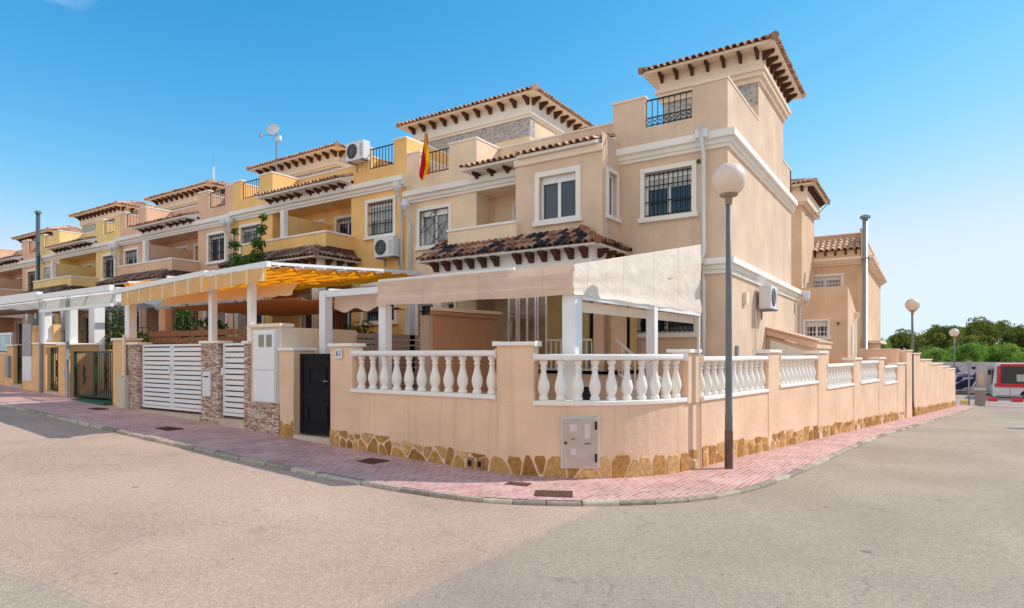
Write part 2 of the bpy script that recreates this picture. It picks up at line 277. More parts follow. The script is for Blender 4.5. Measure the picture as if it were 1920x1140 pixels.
# ------------------------------------------------------------------ mesh helpers
class MB:
    def __init__(s): s.v = []; s.f = []; s.t = []; s.M = None; s.tint = .5
    def p(s, *pts):
        i = len(s.v)
        for q in pts:
            q = Vector(q); s.v.append(s.M @ q if s.M else q)
        return i
    def face(s, *idx): s.f.append(idx); s.t.append(s.tint)
    def quad(s, *pts): i = s.p(*pts); s.face(*range(i, i+len(pts)))
    def box(s, x0, x1, y0, y1, z0, z1):
        x0, x1 = sorted((x0, x1)); y0, y1 = sorted((y0, y1)); z0, z1 = sorted((z0, z1))
        i = s.p((x0, y0, z0), (x1, y0, z0), (x1, y1, z0), (x0, y1, z0), (x0, y0, z1), (x1, y0, z1), (x1, y1, z1), (x0, y1, z1))
        for q in ((0, 3, 2, 1), (4, 5, 6, 7), (0, 1, 5, 4), (1, 2, 6, 5), (2, 3, 7, 6), (3, 0, 4, 7)): s.face(*[i+k for k in q])
        return s
    def prism(s, poly, a, b, fn):                                       # extrude 2-D poly between a and b; fn(p,q,t)->3-D
        n = len(poly); i = s.p(*[fn(p, q, a) for p, q in poly]); j = s.p(*[fn(p, q, b) for p, q in poly])
        s.face(*range(i, i+n)); s.face(*reversed(range(j, j+n)))
        for k in range(n): s.face(i+k, j+k, j+(k+1) % n, i+(k+1) % n)
        return s
    def bar(s, p0, p1, w, h=None, up=(0, 0, 1)):                           # square bar between points
        h = h or w; p0 = Vector(p0); p1 = Vector(p1); d = (p1-p0).normalized(); up = Vector(up)
        if abs(d.dot(up)) > .98: up = Vector((0, 1, 0))
        a = d.cross(up).normalized()*w/2; c = a.cross(d).normalized()*h/2
        i = s.p(p0-a-c, p0+a-c, p0+a+c, p0-a+c, p1-a-c, p1+a-c, p1+a+c, p1-a+c)
        for q in ((0, 3, 2, 1), (4, 5, 6, 7), (0, 1, 5, 4), (1, 2, 6, 5), (2, 3, 7, 6), (3, 0, 4, 7)): s.face(*[i+k for k in q])
        return s
    def tube(s, pts, r, n=8, r2=None):
        pts = [Vector(p) for p in pts]; rings = []
        for k, p in enumerate(pts):
            d = (pts[min(k+1, len(pts)-1)]-pts[max(k-1, 0)]).normalized(); up = Vector((0, 0, 1)) if abs(d.z) < .95 else Vector((1, 0, 0))
            a = d.cross(up).normalized(); c = a.cross(d); rr = r if r2 is None else r+(r2-r)*k/(len(pts)-1)
            rings.append(s.p(*[p+a*rr*math.cos(2*math.pi*q/n)+c*rr*math.sin(2*math.pi*q/n) for q in range(n)]))
        for k in range(len(rings)-1):
            for q in range(n): s.face(rings[k]+q, rings[k]+(q+1) % n, rings[k+1]+(q+1) % n, rings[k+1]+q)
        s.face(*range(rings[0], rings[0]+n)); s.face(*range(rings[-1], rings[-1]+n)); return s
    def lathe(s, c, prof, n=16):                                         # prof [(r,z)]
        c = Vector(c); rings = [s.p(*[c+Vector((r*math.cos(2*math.pi*q/n), r*math.sin(2*math.pi*q/n), z)) for q in range(n)]) for r, z in prof]
        for k in range(len(rings)-1):
            for q in range(n): s.face(rings[k]+q, rings[k]+(q+1) % n, rings[k+1]+(q+1) % n, rings[k+1]+q)
        s.face(*reversed(range(rings[0], rings[0]+n))); s.face(*range(rings[-1], rings[-1]+n)); return s
    def build(s, name, mat, parent=None, smooth=False, bevel=0, solid=0):
        me = bpy.data.meshes.new(name); off = Vector((0, 0, 0))
        if parent is not None:
            q = parent
            while q is not None: off = off+Vector(q.location); q = q.parent
        me.from_pydata([v-off for v in s.v], [], s.f)
        if mat.name in TINTED:
            a = me.attributes.new('tint', 'FLOAT', 'FACE'); a.data.foreach_set('value', s.t)
        me.materials.append(mat)
        if smooth: me.polygons.foreach_set('use_smooth', [True]*len(me.polygons))
        me.update(); o = bpy.data.objects.new(name, me); COL.objects.link(o); o.parent = parent
        if solid: k = o.modifiers.new('solid', 'SOLIDIFY'); k.thickness = solid
        if bevel: k = o.modifiers.new('bevel', 'BEVEL'); k.width = bevel; k.segments = 2; k.limit_method = 'ANGLE'
        return o
LABELS = set()
def thing(name, label, cat, loc=(0, 0, 0), group=None, parent=None):
    o = bpy.data.objects.new(name, None); COL.objects.link(o); o.location = loc; o.empty_display_size = .2
    o['label'] = label; o['category'] = cat
    if group: o['group'] = group
    return o
def tag(o, label, cat, group=None):
    o['label'] = label; o['category'] = cat
    if group: o['group'] = group
    return o
def struct(name, mb, mat, **k):
    o = mb.build(name, mat, None, **k); o['kind'] = 'structure'; return o
def copy_tree(o, parent=None):
    c = o.copy(); COL.objects.link(c); c.parent = parent
    for ch in o.children: copy_tree(ch, c)
    return c
def sp(v, w=1.5): return w*math.log(1+math.exp(max(-30, min(30, v/w))))
def g(X, Y): return -.05+.042*(sp(-5.7-X)-sp(-62-X))-.0376*(sp(Y-9.5)-sp(Y-60))
def frame(o, xdir):                                                     # local frame: x along the wall, y into it, z up
    x = Vector(xdir).normalized(); z = Vector((0, 0, 1)); y = z.cross(x)
    m = Matrix((x, y, z)).transposed().to_4x4(); m.translation = Vector(o); return m

# ------------------------------------------------------------------ ground, road, pavement
def sheet(xs, ys, off):
    mb = MB(); idx = {}
    for i, x in enumerate(xs):
        for j, y in enumerate(ys): idx[i, j] = mb.p((x, y, g(x, y)+off))
    for i in range(len(xs)-1):
        for j in range(len(ys)-1): mb.face(idx[i, j], idx[i+1, j], idx[i+1, j+1], idx[i, j+1])
    return mb
def rng(a, b, s):
    n = max(1, int(round((b-a)/s))); return [a+(b-a)*k/n for k in range(n+1)]
struct('ground', sheet([-1500, -700, -300, -150]+rng(-100, 60, 4)+[120, 300, 700, 1500], [-1500, -500, -150]+rng(-60, 100, 4)+[180, 400, 900, 2000], -.14), EARTH)
struct('road', sheet(rng(-90, 45, 1.5), rng(-30, 64.5, 1.5), -.05), ASPH, smooth=True)
KERB = [(-80, 5.95), (-50, 5.95), (-30, 5.95), (-19.7, 5.95), (-13, 5.95), (-10.8, 5.97), (-8, 6.03), (-6.15, 6.1), (-5.2, 6.2), (-4.5, 6.38), (-3.75, 6.78), (-3.0, 7.36), (-2.4, 8.1), (-2.02, 9.1), (-1.82, 10.3), (-1.68, 11.6), (-1.5, 14), (-1.14, 19), (-.35, 25.3), (.9, 35), (1.95, 43.3), (2.75, 50), (2.9, 52.3), (2.2, 54.0), (-.5, 55), (-30, 55)]
WALLL = [(-80, 7.95), (-50, 7.95), (-30, 7.95), (-19.7, 7.95), (-13, 7.95), (-10.8, 7.95), (-8.2, 7.95), (-6.8, 7.95), (-6.2, 7.95), (-5.7, 7.95), (-5.1, 8.03), (-4.4, 8.33), (-3.75, 9.0), (-3.4, 9.7), (-3.3, 10.5), (-3.15, 11.6), (-2.9, 14), (-2.25, 19), (-1.45, 25.3), (-.25, 35), (.8, 43.3), (1.25, 47), (1.4, 48.1), (.6, 50), (-1.5, 50), (-30, 50)]
def smooth_pl(P):                                                        # Chaikin corner cutting for the tight bend only
    out = [P[0]]
    for a, b in zip(P, P[1:]):
        d = math.hypot(b[0]-a[0], b[1]-a[1])
        out.append((a[0]*.75+b[0]*.25, a[1]*.75+b[1]*.25)); out.append((a[0]*.25+b[0]*.75, a[1]*.25+b[1]*.75))
    out.append(P[-1]); return out
KS, WS = smooth_pl(KERB), smooth_pl(WALLL)
KS2, WS2 = [], []
for k in range(len(KS)-1):
    n = max(1, int(math.dist(KS[k], KS[k+1])/1.2))
    for q in range(n):
        t = q/n; KS2.append(tuple(KS[k][i]*(1-t)+KS[k+1][i]*t for i in (0, 1))); WS2.append(tuple(WS[k][i]*(1-t)+WS[k+1][i]*t for i in (0, 1)))
KS2.append(KS[-1]); WS2.append(WS[-1])
def offs(P, d):                                                          # offset to the left of travel
    o = []
    for k, p in enumerate(P):
        a = P[max(k-1, 0)]; b = P[min(k+1, len(P)-1)]; dx, dy = b[0]-a[0], b[1]-a[1]; l = math.hypot(dx, dy) or 1
        o.append((p[0]-dy/l*d, p[1]+dx/l*d))
    return o
K_in = offs(KS2, .10)
mb = MB(); rows = []
for a, b in zip(K_in, WS2):
    rows.append([mb.p((a[0]+(b[0]-a[0])*t, a[1]+(b[1]-a[1])*t, g(a[0]+(b[0]-a[0])*t, a[1]+(b[1]-a[1])*t))) for t in (0, .25, .5, .75, 1)])
for r0, r1 in zip(rows, rows[1:]):
    for q in range(4): mb.face(r0[q], r1[q], r1[q+1], r0[q+1])
struct('pavement', mb, PAVER, smooth=True)
# kerb stones, one sheet with real joints
mb = MB(); rnd = random.Random(3); acc = 0; K_out = KS2; tmp = []
for k in range(len(K_out)-1):
    n = max(1, int(math.dist(K_out[k], K_out[k+1])/.5))
    for q in range(n):
        t0, t1 = q/n+.012, (q+1)/n-.012; mb.tint = rnd.random()
        P = [tuple(A[k][i]*(1-t)+A[k+1][i]*t for i in (0, 1)) for A, t in ((K_out, t0), (K_out, t1), (K_in, t1), (K_in, t0))]
        j = rnd.uniform(-.012, .006); zt = [g(*p)+.004+j for p in P]; zb = [g(*p)-.2 for p in P]
        top = [Vector((p[0], p[1], z)) for p, z in zip(P, zt)]; top[0] += (top[3]-top[0])*.15; top[1] += (top[2]-top[1])*.15
        mid = [Vector((P[0][0], P[0][1], zt[0]-.02)), Vector((P[1][0], P[1][1], zt[1]-.02))]
        bot = [Vector((p[0], p[1], z)) for p, z in zip(P, zb)]
        i = mb.p(*top, *mid, *bot)
        mb.face(i, i+1, i+2, i+3); mb.face(i+4, i+5, i+1, i); mb.face(i+6, i+7, i+5, i+4); mb.face(i, i+3, i+9, i+6, i+4); mb.face(i+2, i+1, i+5, i+7, i+8)
struct('kerb', mb, tinted('kerb_stones', [(0, srgb(150, 136, 122)), (.5, srgb(182, 166, 148)), (1, srgb(205, 190, 172))], .9, 12, .3, .5))
# gravel joint between kerb and asphalt is left as the shadow line; terrace floors behind the street walls
mb = sheet(rng(-80, -5.7, 2), [8.0, 9, 10, 11, 12, 13, 14.3], .1); m2_ = sheet([-5.7, -5, -4.2, -3.5], [10.35, 12, 14.3], .1)
i0 = len(mb.v); mb.v += m2_.v; mb.f += [tuple(q+i0 for q in f_) for f_ in m2_.f]; mb.t += m2_.t
ci = mb.p((-5.7, 10.35, g(-5.7, 10.35)+.1)); ar = [mb.p((-5.7+2.3*math.sin(R(a)), 10.35-2.3*math.cos(R(a)), g(-4.5, 9)+.1)) for a in range(0, 91, 10)]
for a_, b_ in zip(ar, ar[1:]): mb.face(ci, a_, b_)
struct('yard', mb, YARDM)
mb = MB()
for a, b in (((2.95, 53.2), (30, 53.2)),):
    mb.quad((2.95, 52.6, g(3, 52.6)-.03), (30, 52.6, g(3, 52.6)-.03), (30, 54.6, g(3, 54.6)-.03), (2.95, 54.6, g(3, 54.6)-.03))
struct('pedestrian_crossing_paving', mb, PAVER)

# ------------------------------------------------------------------ building blocks of the houses
YF = 14.24
def tiles(mb, o, du, dv, W, Ls, kl=0, kr=0, w=.21, l=.36, r=.088, seed=0, lo=0., hi=1.):
    if w == .21: w, l, r = .18, .31, r*.86
    rn = random.Random(seed); o = Vector(o); du = Vector(du).normalized(); dv = Vector(dv).normalized(); n = du.cross(dv)
    if n.z < 0: n = -n
    nc = int(W/w); w = W/nc
    for c in range(nc):
        u = (c+.5)*w; Lc = Ls
        if kl: Lc = min(Lc, u*kl)
        if kr: Lc = min(Lc, (W-u)*kr)
        j = 0
        while j*l < Lc-.04:
            v0 = j*l-.04; v1 = min((j+1)*l, Lc); mb.tint = rn.uniform(lo, hi)
            du_ = rn.uniform(-.008, .008); ring = []
            for v, rr, lift in ((v0, r, .028), (v1, r*.82, .005)):
                ring.append(mb.p(*[o+du*(u+du_+rr*math.cos(a))+dv*v+n*(rr*.95*math.sin(a)+lift) for a in [math.pi*q/5 for q in range(6)]]))
            for q in range(5): mb.face(ring[0]+q, ring[0]+q+1, ring[1]+q+1, ring[1]+q)
            # thickness of the open end
            i2 = mb.p(*[o+du*(u+du_+(r-.016)*math.cos(a))+dv*v0+n*((r-.016)*.95*math.sin(a)+.028) for a in [math.pi*q/5 for q in range(6)]])
            for q in range(5): mb.face(ring[0]+q, ring[0]+q+1, i2+q+1, i2+q)
            # channel tile between
            mb.tint = rn.uniform(lo, hi)*.7
            a0 = o+du*(u+w/2)+dv*v0; a1 = o+du*(u+w/2)+dv*v1
            if u+w/2 < W: mb.quad(a0-du*w*.3+n*.02, a0+n*(-.0), a1+n*(-.01), a1-du*w*.3+n*.01); mb.quad(a0+n*0, a0+du*w*.3+n*.02, a1+du*w*.3+n*.01, a1+n*-.01)
            j += 1
    mb.tint = .5
def ridge(mb, p0, p1, seed=1, r=.1, lo=0, hi=1):
    p0 = Vector(p0); p1 = Vector(p1); n = max(1, int((p1-p0).length/.38)); rn = random.Random(seed); d = (p1-p0).normalized()
    for k in range(n):
        a = p0.lerp(p1, k/n)-d*.04; b = p0.lerp(p1, (k+1)/n); mb.tint = rn.uniform(lo, hi)
        mb.tube([a+Vector((0, 0, .045)), b+Vector((0, 0, .02))], r, 10, r*.85)
    mb.tint = .5
def hip_roof(parent, x0, x1, y0, y1, z, pitch, mat, seed, thick=.07):
    cp = math.cos(pitch); sp_ = math.sin(pitch); W, D = x1-x0, y1-y0; h = min(W, D)/2; Ls = h/cp; k = 1/cp
    mb = MB(); tiles(mb, (x0, y0, z), (1, 0, 0), (0, cp, sp_), W, Ls, k, k, seed=seed)
    tiles(mb, (x1, y0, z), (0, 1, 0), (-cp, 0, sp_), D, Ls, k, k, seed=seed+1)
    tiles(mb, (x1, y1, z), (-1, 0, 0), (0, -cp, sp_), W, Ls, k, k, seed=seed+2)
    tiles(mb, (x0, y1, z), (0, -1, 0), (cp, 0, sp_), D, Ls, k, k, seed=seed+3)
    zt = z+h*sp_/cp
    a = (x0+h, y0+h, zt) if W >= D else (x0+h, y0+h, zt); b = (x1-h, y0+h, zt) if W >= D else (x0+h, y1-h, zt)
    ends = [((x0, y0, z), a), ((x1, y0, z), b if W >= D else a), ((x1, y1, z), b), ((x0, y1, z), a if W >= D else b)]
    for q, (p, e) in enumerate(ends): ridge(mb, p, e, seed+q)
    ridge(mb, a, b, seed+9)
    mb.build('roof', mat, parent)
    s = MB(); i = s.p((x0+.03, y0+.03, z), (x1-.03, y0+.03, z), (x1-.03, y1-.03, z), (x0+.03, y1-.03, z), a, b)
    if W >= D: s.face(i, i+1, i+5, i+4); s.face(i+1, i+2, i+5); s.face(i+2, i+3, i+4, i+5); s.face(i+3, i, i+4)
    else: s.face(i, i+1, i+4); s.face(i+1, i+2, i+5, i+4); s.face(i+2, i+3, i+5); s.face(i+3, i, i+4, i+5)
    j = s.p((x0+.03, y0+.03, z-thick), (x1-.03, y0+.03, z-thick), (x1-.03, y1-.03, z-thick), (x0+.03, y1-.03, z-thick))
    for q in range(4): s.face(i+q, i+(q+1) % 4, j+(q+1) % 4, j+q)
    s.face(j, j+1, j+2, j+3); s.build('soffit', TRIMC, parent)
CORB = {}
def corbel(parent, loc, rot, d=.3, h=.24, w=.09):
    key = (round(d, 2), round(h, 2), round(w, 2))
    if key not in CORB:
        m = MB(); m.prism([(0, 0), (-d, 0), (-d*.97, -h*.3), (-d*.55, -h*.55), (-d*.18, -h), (0, -h)], -w/2, w/2, lambda p, q, t: (t, p, q))
        me = bpy.data.meshes.new('corbel'); me.from_pydata(m.v, [], m.f); me.materials.append(WOODC); CORB[key] = me
    o = bpy.data.objects.new('corbel', CORB[key]); COL.objects.link(o); o.parent = parent
    o.location = Vector(loc)-Vector(parent.location); o.rotation_euler = (0, 0, rot); return o
def skin(mb, T, u0, u1, z0, z1, holes=(), depth=.22):
    mb.M = T; us = sorted({u0, u1, *[h[0] for h in holes], *[h[1] for h in holes]}); zs = sorted({z0, z1, *[h[2] for h in holes], *[h[3] for h in holes]})
    for a, b in zip(us, us[1:]):
        for c, d in zip(zs, zs[1:]):
            if any(h[0]-1e-4 <= a and b <= h[1]+1e-4 and h[2]-1e-4 <= c and d <= h[3]+1e-4 for h in holes): continue
            mb.quad((a, 0, c), (b, 0, c), (b, 0, d), (a, 0, d))
    for a, b, c, d in holes:
        mb.quad((a, 0, c), (a, depth, c), (a, depth, d), (a, 0, d)); mb.quad((b, 0, c), (b, depth, c), (b, depth, d), (b, 0, d))
        mb.quad((a, 0, c), (b, 0, c), (b, depth, c), (a, depth, c)); mb.quad((a, 0, d), (b, 0, d), (b, depth, d), (a, depth, d))
    mb.M = None
def window(parent, T, a, b, c, d, style='bars', name='window', trim=TRIM, glass=None, sill=True, tw=.11):
    m = MB(); m.M = T
    m.box(a-tw, b+tw, -.045, .01, d, d+tw); m.box(a-tw, a, -.045, .01, c, d); m.box(b, b+tw, -.045, .01, c, d)
    if sill: m.box(a-tw-.04, b+tw+.04, -.085, .01, c-tw, c)
    else: m.box(a-tw, b+tw, -.045, .01, c-tw, c)
    o = m.build(name, trim, parent, bevel=.008)
    m = MB(); m.M = T; m.quad((a, .13, c), (b, .13, c), (b, .13, d), (a, .13, d)); m.build('glass', glass or GLASS, o)
    f = .055; mid = (a+b)/2; m = MB(); m.M = T
    m.box(a, a+f, .09, .125, c, d); m.box(b-f, b, .09, .125, c, d); m.box(a+f, b-f, .09, .125, c, c+f)
    top = d
    if style != 'plainfull': m.box(a+f, b-f, .07, .125, d-.17, d); top = d-.17
    else: m.box(a+f, b-f, .09, .125, d-f, d)
    m.box(mid-.04, mid+.04, .085, .125, c+f, top); m.build('frame', WHITE, o)
    hv = (int(abs(T.translation.x*7+a*13+c*5)*10)) % 5
    if hv in (1, 3) and style in ('bars', 'plain') and trim is TRIM:       # roller shutter partly lowered
        zl = top-(top-c)*(.22 if hv == 1 else .4); m = MB(); m.M = T; k = 0; zz = top
        while zz > zl: m.box(a+f, mid-.04, .112, .122, zz-.042, zz-.002); m.box(mid+.04, b-f, .112, .122, zz-.042, zz-.002); zz -= .045
        m.build('roller_shutter', SHUT, o)
    if style in ('bars', 'barsw', 'arcs', 'ornate'):
        m = MB(); m.M = T; r = .009; y = .03
        if style in ('bars', 'barsw', 'ornate'):
            n = max(3, int((b-a)/.115))
            for k in range(1, n): x = a+(b-a)*k/n; m.bar((x, y, c+.02), (x, y, d-.02), 2*r)
            for z in ([c+.06, c+(d-c)*.35, c+(d-c)*.7, d-.05]): m.bar((a, y, z), (b, y, z), 2.6*r)
            if style == 'ornate':
                for k in range(n-1):
                    for z in (c+(d-c)*.2, c+(d-c)*.52, c+(d-c)*.85):
                        x = a+(b-a)*(k+1)/n; m.tube([(x+.045*math.cos(q*math.pi/4), y, z+.06*math.sin(q*math.pi/4)) for q in range(9)], r, 5)
        else:
            for q in ((a, c, a, d), (b, c, b, d), (a, c, b, c), (a, d, b, d)): m.bar((q[0], y, q[1]), (q[2], y, q[3]), 2.6*r)
            W, H = b-a, d-c
            for cx, cz, rad in ((a, d, W*.55), (a, d, W*.95), (b, c, W*.6), (b, c, W*1.05), (a, c, W*.8), (b, d, W*.9)):
                pts = [(cx+rad*math.cos(t), y, cz+rad*math.sin(t)) for t in [2*math.pi*q/48 for q in range(49)]]; run = []
                for p_ in pts+[None]:
                    if p_ and a <= p_[0] <= b and c <= p_[2] <= d: run.append(p_)
                    else:
                        if len(run) > 1: m.tube(run, r, 5)
                        run = []
            m.bar((mid, y, c), (mid, y, d), 2*r)
        m.build('grille', WHITE if style == 'barsw' else DARK, o)
    return o
def railing(parent, T, a, b, c, d, mat=DARK, step=.12, scroll=0, name='railing', r=.012):
    m = MB(); m.M = T; n = max(2, int((b-a)/step))
    for k in range(n+1): x = a+(b-a)*k/n; m.bar((x, 0, c), (x, 0, d), r*1.4)
    m.bar((a, 0, d), (b, 0, d), r*2.4); m.bar((a, 0, c+.03), (b, 0, c+.03), r*1.8)
    if scroll:
        m.bar((a, 0, c+scroll), (b, 0, c+scroll), r*1.6)
        for k in range(n):
            x = a+(b-a)*(k+.5)/n
            for z in (c+scroll*.3, c+scroll*.75): m.tube([(x+step*.36*math.cos(q*math.pi/4), 0, z+scroll*.2*math.sin(q*math.pi/4)) for q in range(9)], r*.8, 5)
    return m.build(name, mat, parent)
def pipe(parent, pts, r=.05, mat=WHITEM, name='downpipe'):
    return MB().tube(pts, r, 10).build(name, mat, parent, smooth=True)

def unit(name, label, B, s, C, zo, col, seed, tower=None, ext=0., bay=False, win=('bars', 'bars'), gzo=0, trim=TRIM, tilem=TILE_W, door='bars'):
    """one house: B outer party wall x, s direction to the centre line C of its pair, zo height step"""
    t = thing(name, label, 'house', (B, YF, 0)); W = abs(C-B); F = frame((B, YF, 0), (1, 0, 0))
    X = lambda u: B+s*u
    def bx(m, u0, u1, y0, y1, z0, z1): return m.box(X(u0), X(u1), y0, y1, z0+zo, z1+zo)
    r0 = W-2.12                                                          # recess starts here
    D = YF+7.86
    m = MB(); bx(m, 0, W, YF+1.1, D, -3, 6.45)
    T0 = frame((0, YF, zo), (1, 0, 0))
    hw = sorted((X(ext+.55), X(ext+1.7))); gx = sorted((X(ext+.5), X(ext+1.9)))
    skin(m, T0, *sorted((X(0), X(r0))), -3, 6.45, [(hw[0], hw[1], 5.07, 6.15), (gx[0], gx[1], 2.3, 3.45)])
    m.quad((X(r0), YF, -3+zo), (X(r0), YF+.9, -3+zo), (X(r0), YF+.9, 6.45+zo), (X(r0), YF, 6.45+zo))
    m.quad((X(0), YF, -3+zo), (X(0), YF+1.1, -3+zo), (X(0), YF+1.1, 6.45+zo), (X(0), YF, 6.45+zo))
    dx = sorted((X(W-.95), X(W-.02-.0))) if False else sorted((X(r0+.75), X(r0+1.75)))
    T1 = frame((0, YF+.9, zo), (1, 0, 0))
    skin(m, T1, *sorted((X(r0), X(W))), 1.2, 6.45, [(dx[0], dx[1], 4.25, 6.1), (dx[0]-.2, dx[1]+.2, 1.25, 3.4)], .18)
    m.build('wall', col, t)
    window(t, T0, hw[0], hw[1], 5.07, 6.15, win[0], trim=trim, glass=GLASS if win[0] == 'bars' and col != OCHRE else GLASSW)
    window(t, T0, gx[0], gx[1], 2.3, 3.45, win[1], trim=trim)
    window(t, T1, dx[0], dx[1], 4.25, 6.1, 'bars', trim=trim, sill=False)
    window(t, T1, dx[0]-.2, dx[1]+.2, 1.25, 3.4, 'plainfull', name='door', trim=trim, sill=False)
    # floor slabs, balcony
    if not bay:
        m = MB(); bx(m, r0-.12, W, YF-1.14, YF+.9, 3.98, 4.2); m.build('balcony_floor', TRIM, t)
        m = MB(); bx(m, r0-.12, W, YF-1.14, YF-1.0, 4.2, 5.12); bx(m, r0-.12, r0+.02, YF-1.0, YF, 4.2, 5.12); b_ = m.build('balcony_parapet', col, t)
        m = MB(); bx(m, r0-.15, W, YF-1.17, YF-.97, 5.12, 5.18); bx(m, r0-.15, r0+.05, YF-.97, YF, 5.12, 5.18); m.build('coping', trim, b_)
        if col is not CREAM:
            m = MB(); bx(m, W-.05, W, YF-.97, YF+.9, 4.2, 5.95); m.build('partition', col, t)
            m = MB(); bx(m, W-.1, W, YF-1.13, YF-.97, 5.18, 6.1); m.build('post', trim, t)
    # main cornice (stepped moulding) and terrace slab
    m = MB()
    for k, (z0, z1, o_) in enumerate(((6.45, 6.53, .06), (6.53, 6.64, .11), (6.64, 6.80, .2))):
        bx(m, 0 if not ext else -o_, W, YF-o_, YF, z0, z1)
        if ext: m.box(B, B+o_, YF, D, z0+zo, z1+zo)
    m.build('cornice', trim, t)
    m = MB(); bx(m, 0, W, YF, D, 6.45, 6.8); m.build('terrace_slab', col, t)
    # parapets
    m = MB(); e = ext
    bx(m, 0, .55+e, YF, YF+.18, 6.8, 7.98); bx(m, .55+e, 1.7+e, YF, YF+.18, 6.8, 7.25); bx(m, 1.7+e, r0, YF, YF+.18, 6.8, 7.98)
    bx(m, r0-.18, r0, YF+.18, YF+1.15, 6.8, 7.98); bx(m, r0-.18, W, YF+1.15, YF+1.33, 6.8, 7.98)
    bx(m, 0, .18, YF+.18, YF+3.09, 6.8, 7.98)
    pa = m.build('parapet', col, t)
    m = MB(); cop = trim if not ext else TRIMC
    bx(m, -.02 if ext else 0, .57+e, YF-.025, YF+.2, 7.98, 8.03); bx(m, -.02 if ext else 0, .2, YF+.2, YF+3.08, 7.98, 8.03); m.build('coping', cop, pa); m = MB(); bx(m, 1.68+e, r0+.02, YF-.025, YF+.2, 7.98, 8.03); bx(m, r0-.2, r0+.02, YF+.2, YF+1.13, 7.98, 8.03)
    bx(m, r0-.2, W, YF+1.13, YF+1.35, 7.98, 8.03); m.build('coping', cop, pa)
    Tr = frame((0, YF+.08, zo), (1, 0, 0)); rr = sorted((X(.57+e), X(1.68+e)))
    railing(t, Tr, rr[0], rr[1], 7.28, 7.92, DARK, .125, .22 if ext else 0)
    # small tiled roof over the recess, with corbels
    ey, ez, pit = (YF-.64, 6.97, math.atan(.34)) if not bay else (YF-1.17, 6.80, math.atan(.34))
    cp, sn = math.cos(pit), math.sin(pit); ul, uh = r0-.1, W
    run = YF+1.13-ey; xa, xb = sorted((X(ul), X(uh)))
    m = MB(); tiles(m, (xa, ey, ez+zo), (1, 0, 0), (0, cp, sn), xb-xa, run/cp, seed=seed, hi=1 if col in (CREAM, PINK) else .8); m.build('canopy_roof', TILE_T, t)
    m = MB(); z0 = ez+zo; z1 = z0+run*sn/cp
    m.prism([(ey+.02, z0-.07), (ey+.02, z0-.005), (YF+1.13, z1-.005), (YF+1.13, z1-.3), (YF-.05, z0-.07)], xa, xb, lambda p, q, t_: (t_, p, q))
    m.build('soffit', trim, t)
    m = MB(); m.box(xa+.06, xb, YF-.1, YF+.1, 6.8+zo, z0-.07+.1); m.prism([(YF+.1, 6.8+zo), (YF+1.1, 6.8+zo), (YF+1.1, z1-.02), (YF+.1, z0+(YF+.1-ey)*sn/cp-.02)], *sorted((X(r0-.04), X(r0+.02))), lambda p, q, t_: (t_, p, q)); m.build('frieze', trim, t)
    if not bay:
        n = 4 if col is not OCHRE else 5
        for k in range(n): corbel(t, (X(r0+.18+k*(W-r0-.3)/(n-.5)), YF-.1, 6.9+zo), 0, .32, .2, .085)
    # porch roof over the entrance
    py, pz = YF-1.8, 4.30; pp = math.atan(.6); cp, sn = math.cos(pp), math.sin(pp); k_ = 1/cp
    hip_in = col is not CREAM
    u_out = r0-.45 if not hip_in or True else r0
    if col is CREAM: u_out = r0-.65
    xa, xb = sorted((X(u_out), X(W))); L_ = (1.8-.64 if not bay else .83)/cp
    run = L_*cp; m = MB()
    kl = k_ if (s == 1 and col is not CREAM) else 0; kr = k_ if s == -1 else 0
    tiles(m, (xa, py, pz+zo), (1, 0, 0), (0, cp, sn), xb-xa, L_, kl, kr, seed=seed+5, r=.095, hi=1)
    if kl or kr:
        xo = X(u_out); dv = (-cp if s == -1 else cp, 0, sn)
        o0 = (xo, py, pz+zo) if s == -1 else (xo, YF, pz+zo); tiles(m, o0, (0, 1 if s == -1 else -1, 0), dv, YF-py, L_ if bay else .5/cp, *((k_, 0) if s == -1 else (0, k_)), seed=seed+6, r=.095)
        q_ = run if bay else .5
        ridge(m, (xo, py, pz+zo), (xo-s*-q_ if s == 1 else xo-q_, py+q_, pz+zo+q_*sn/cp), seed+7, .1, .3, .6)
    m.build('porch_roof', tilem, t)
    m = MB(); m.prism([(py+.03, pz-.06), (py+.03, pz-.005), (py+run, pz+run*.6-.005), (YF, pz+run*.6-.005), (YF, pz-.06)], xa+(.0 if not kl else .03)+(q_*.0 if False else 0), xb-(.03 if kr else 0), lambda p, q, t_: (t_, p, q+zo)) if not (kl or kr) else \
        m.box(xa+(.03 if kl else 0), xb-(.03 if kr else 0), py+.03, YF, pz-.06+zo, pz-.008+zo)
    m.build('porch_soffit', trim, t)
    if kl or kr:                                                           # solid under the hipped slope
        m = MB(); xi0, xi1 = xa+.03, xb-.03
        a_ = xi0+(run if kl else 0)*(.5/run if not bay else 1); b_ = xi1-(q_ if kr else 0)
        i = m.p((xi0, py+.03, pz+zo-.012), (xi1+(.03 if kl else 0), py+.03, pz+zo-.012), (xi1+(.03 if kl else 0), YF, pz+zo-.012), (xi0, YF, pz+zo-.012),
                (xi0+(q_ if kl else 0), py+run, pz+zo+run*.6-.03), (xi1-(q_ if kr else 0)+(.03 if kl else 0), py+run, pz+zo+run*.6-.03), (xi1-(q_ if kr else 0)+(.03 if kl else 0), YF, pz+zo+run*.6-.03), (xi0+(q_ if kl else 0), YF, pz+zo+run*.6-.03))
        for q in ((4, 5, 6, 7), (0, 1, 5, 4), (1, 2, 6, 5), (2, 3, 7, 6), (3, 0, 4, 7)): m.face(*[i+k for k in q])
        m.build('roof_deck', WOODC, t)
    m = MB(); iy = py+.32
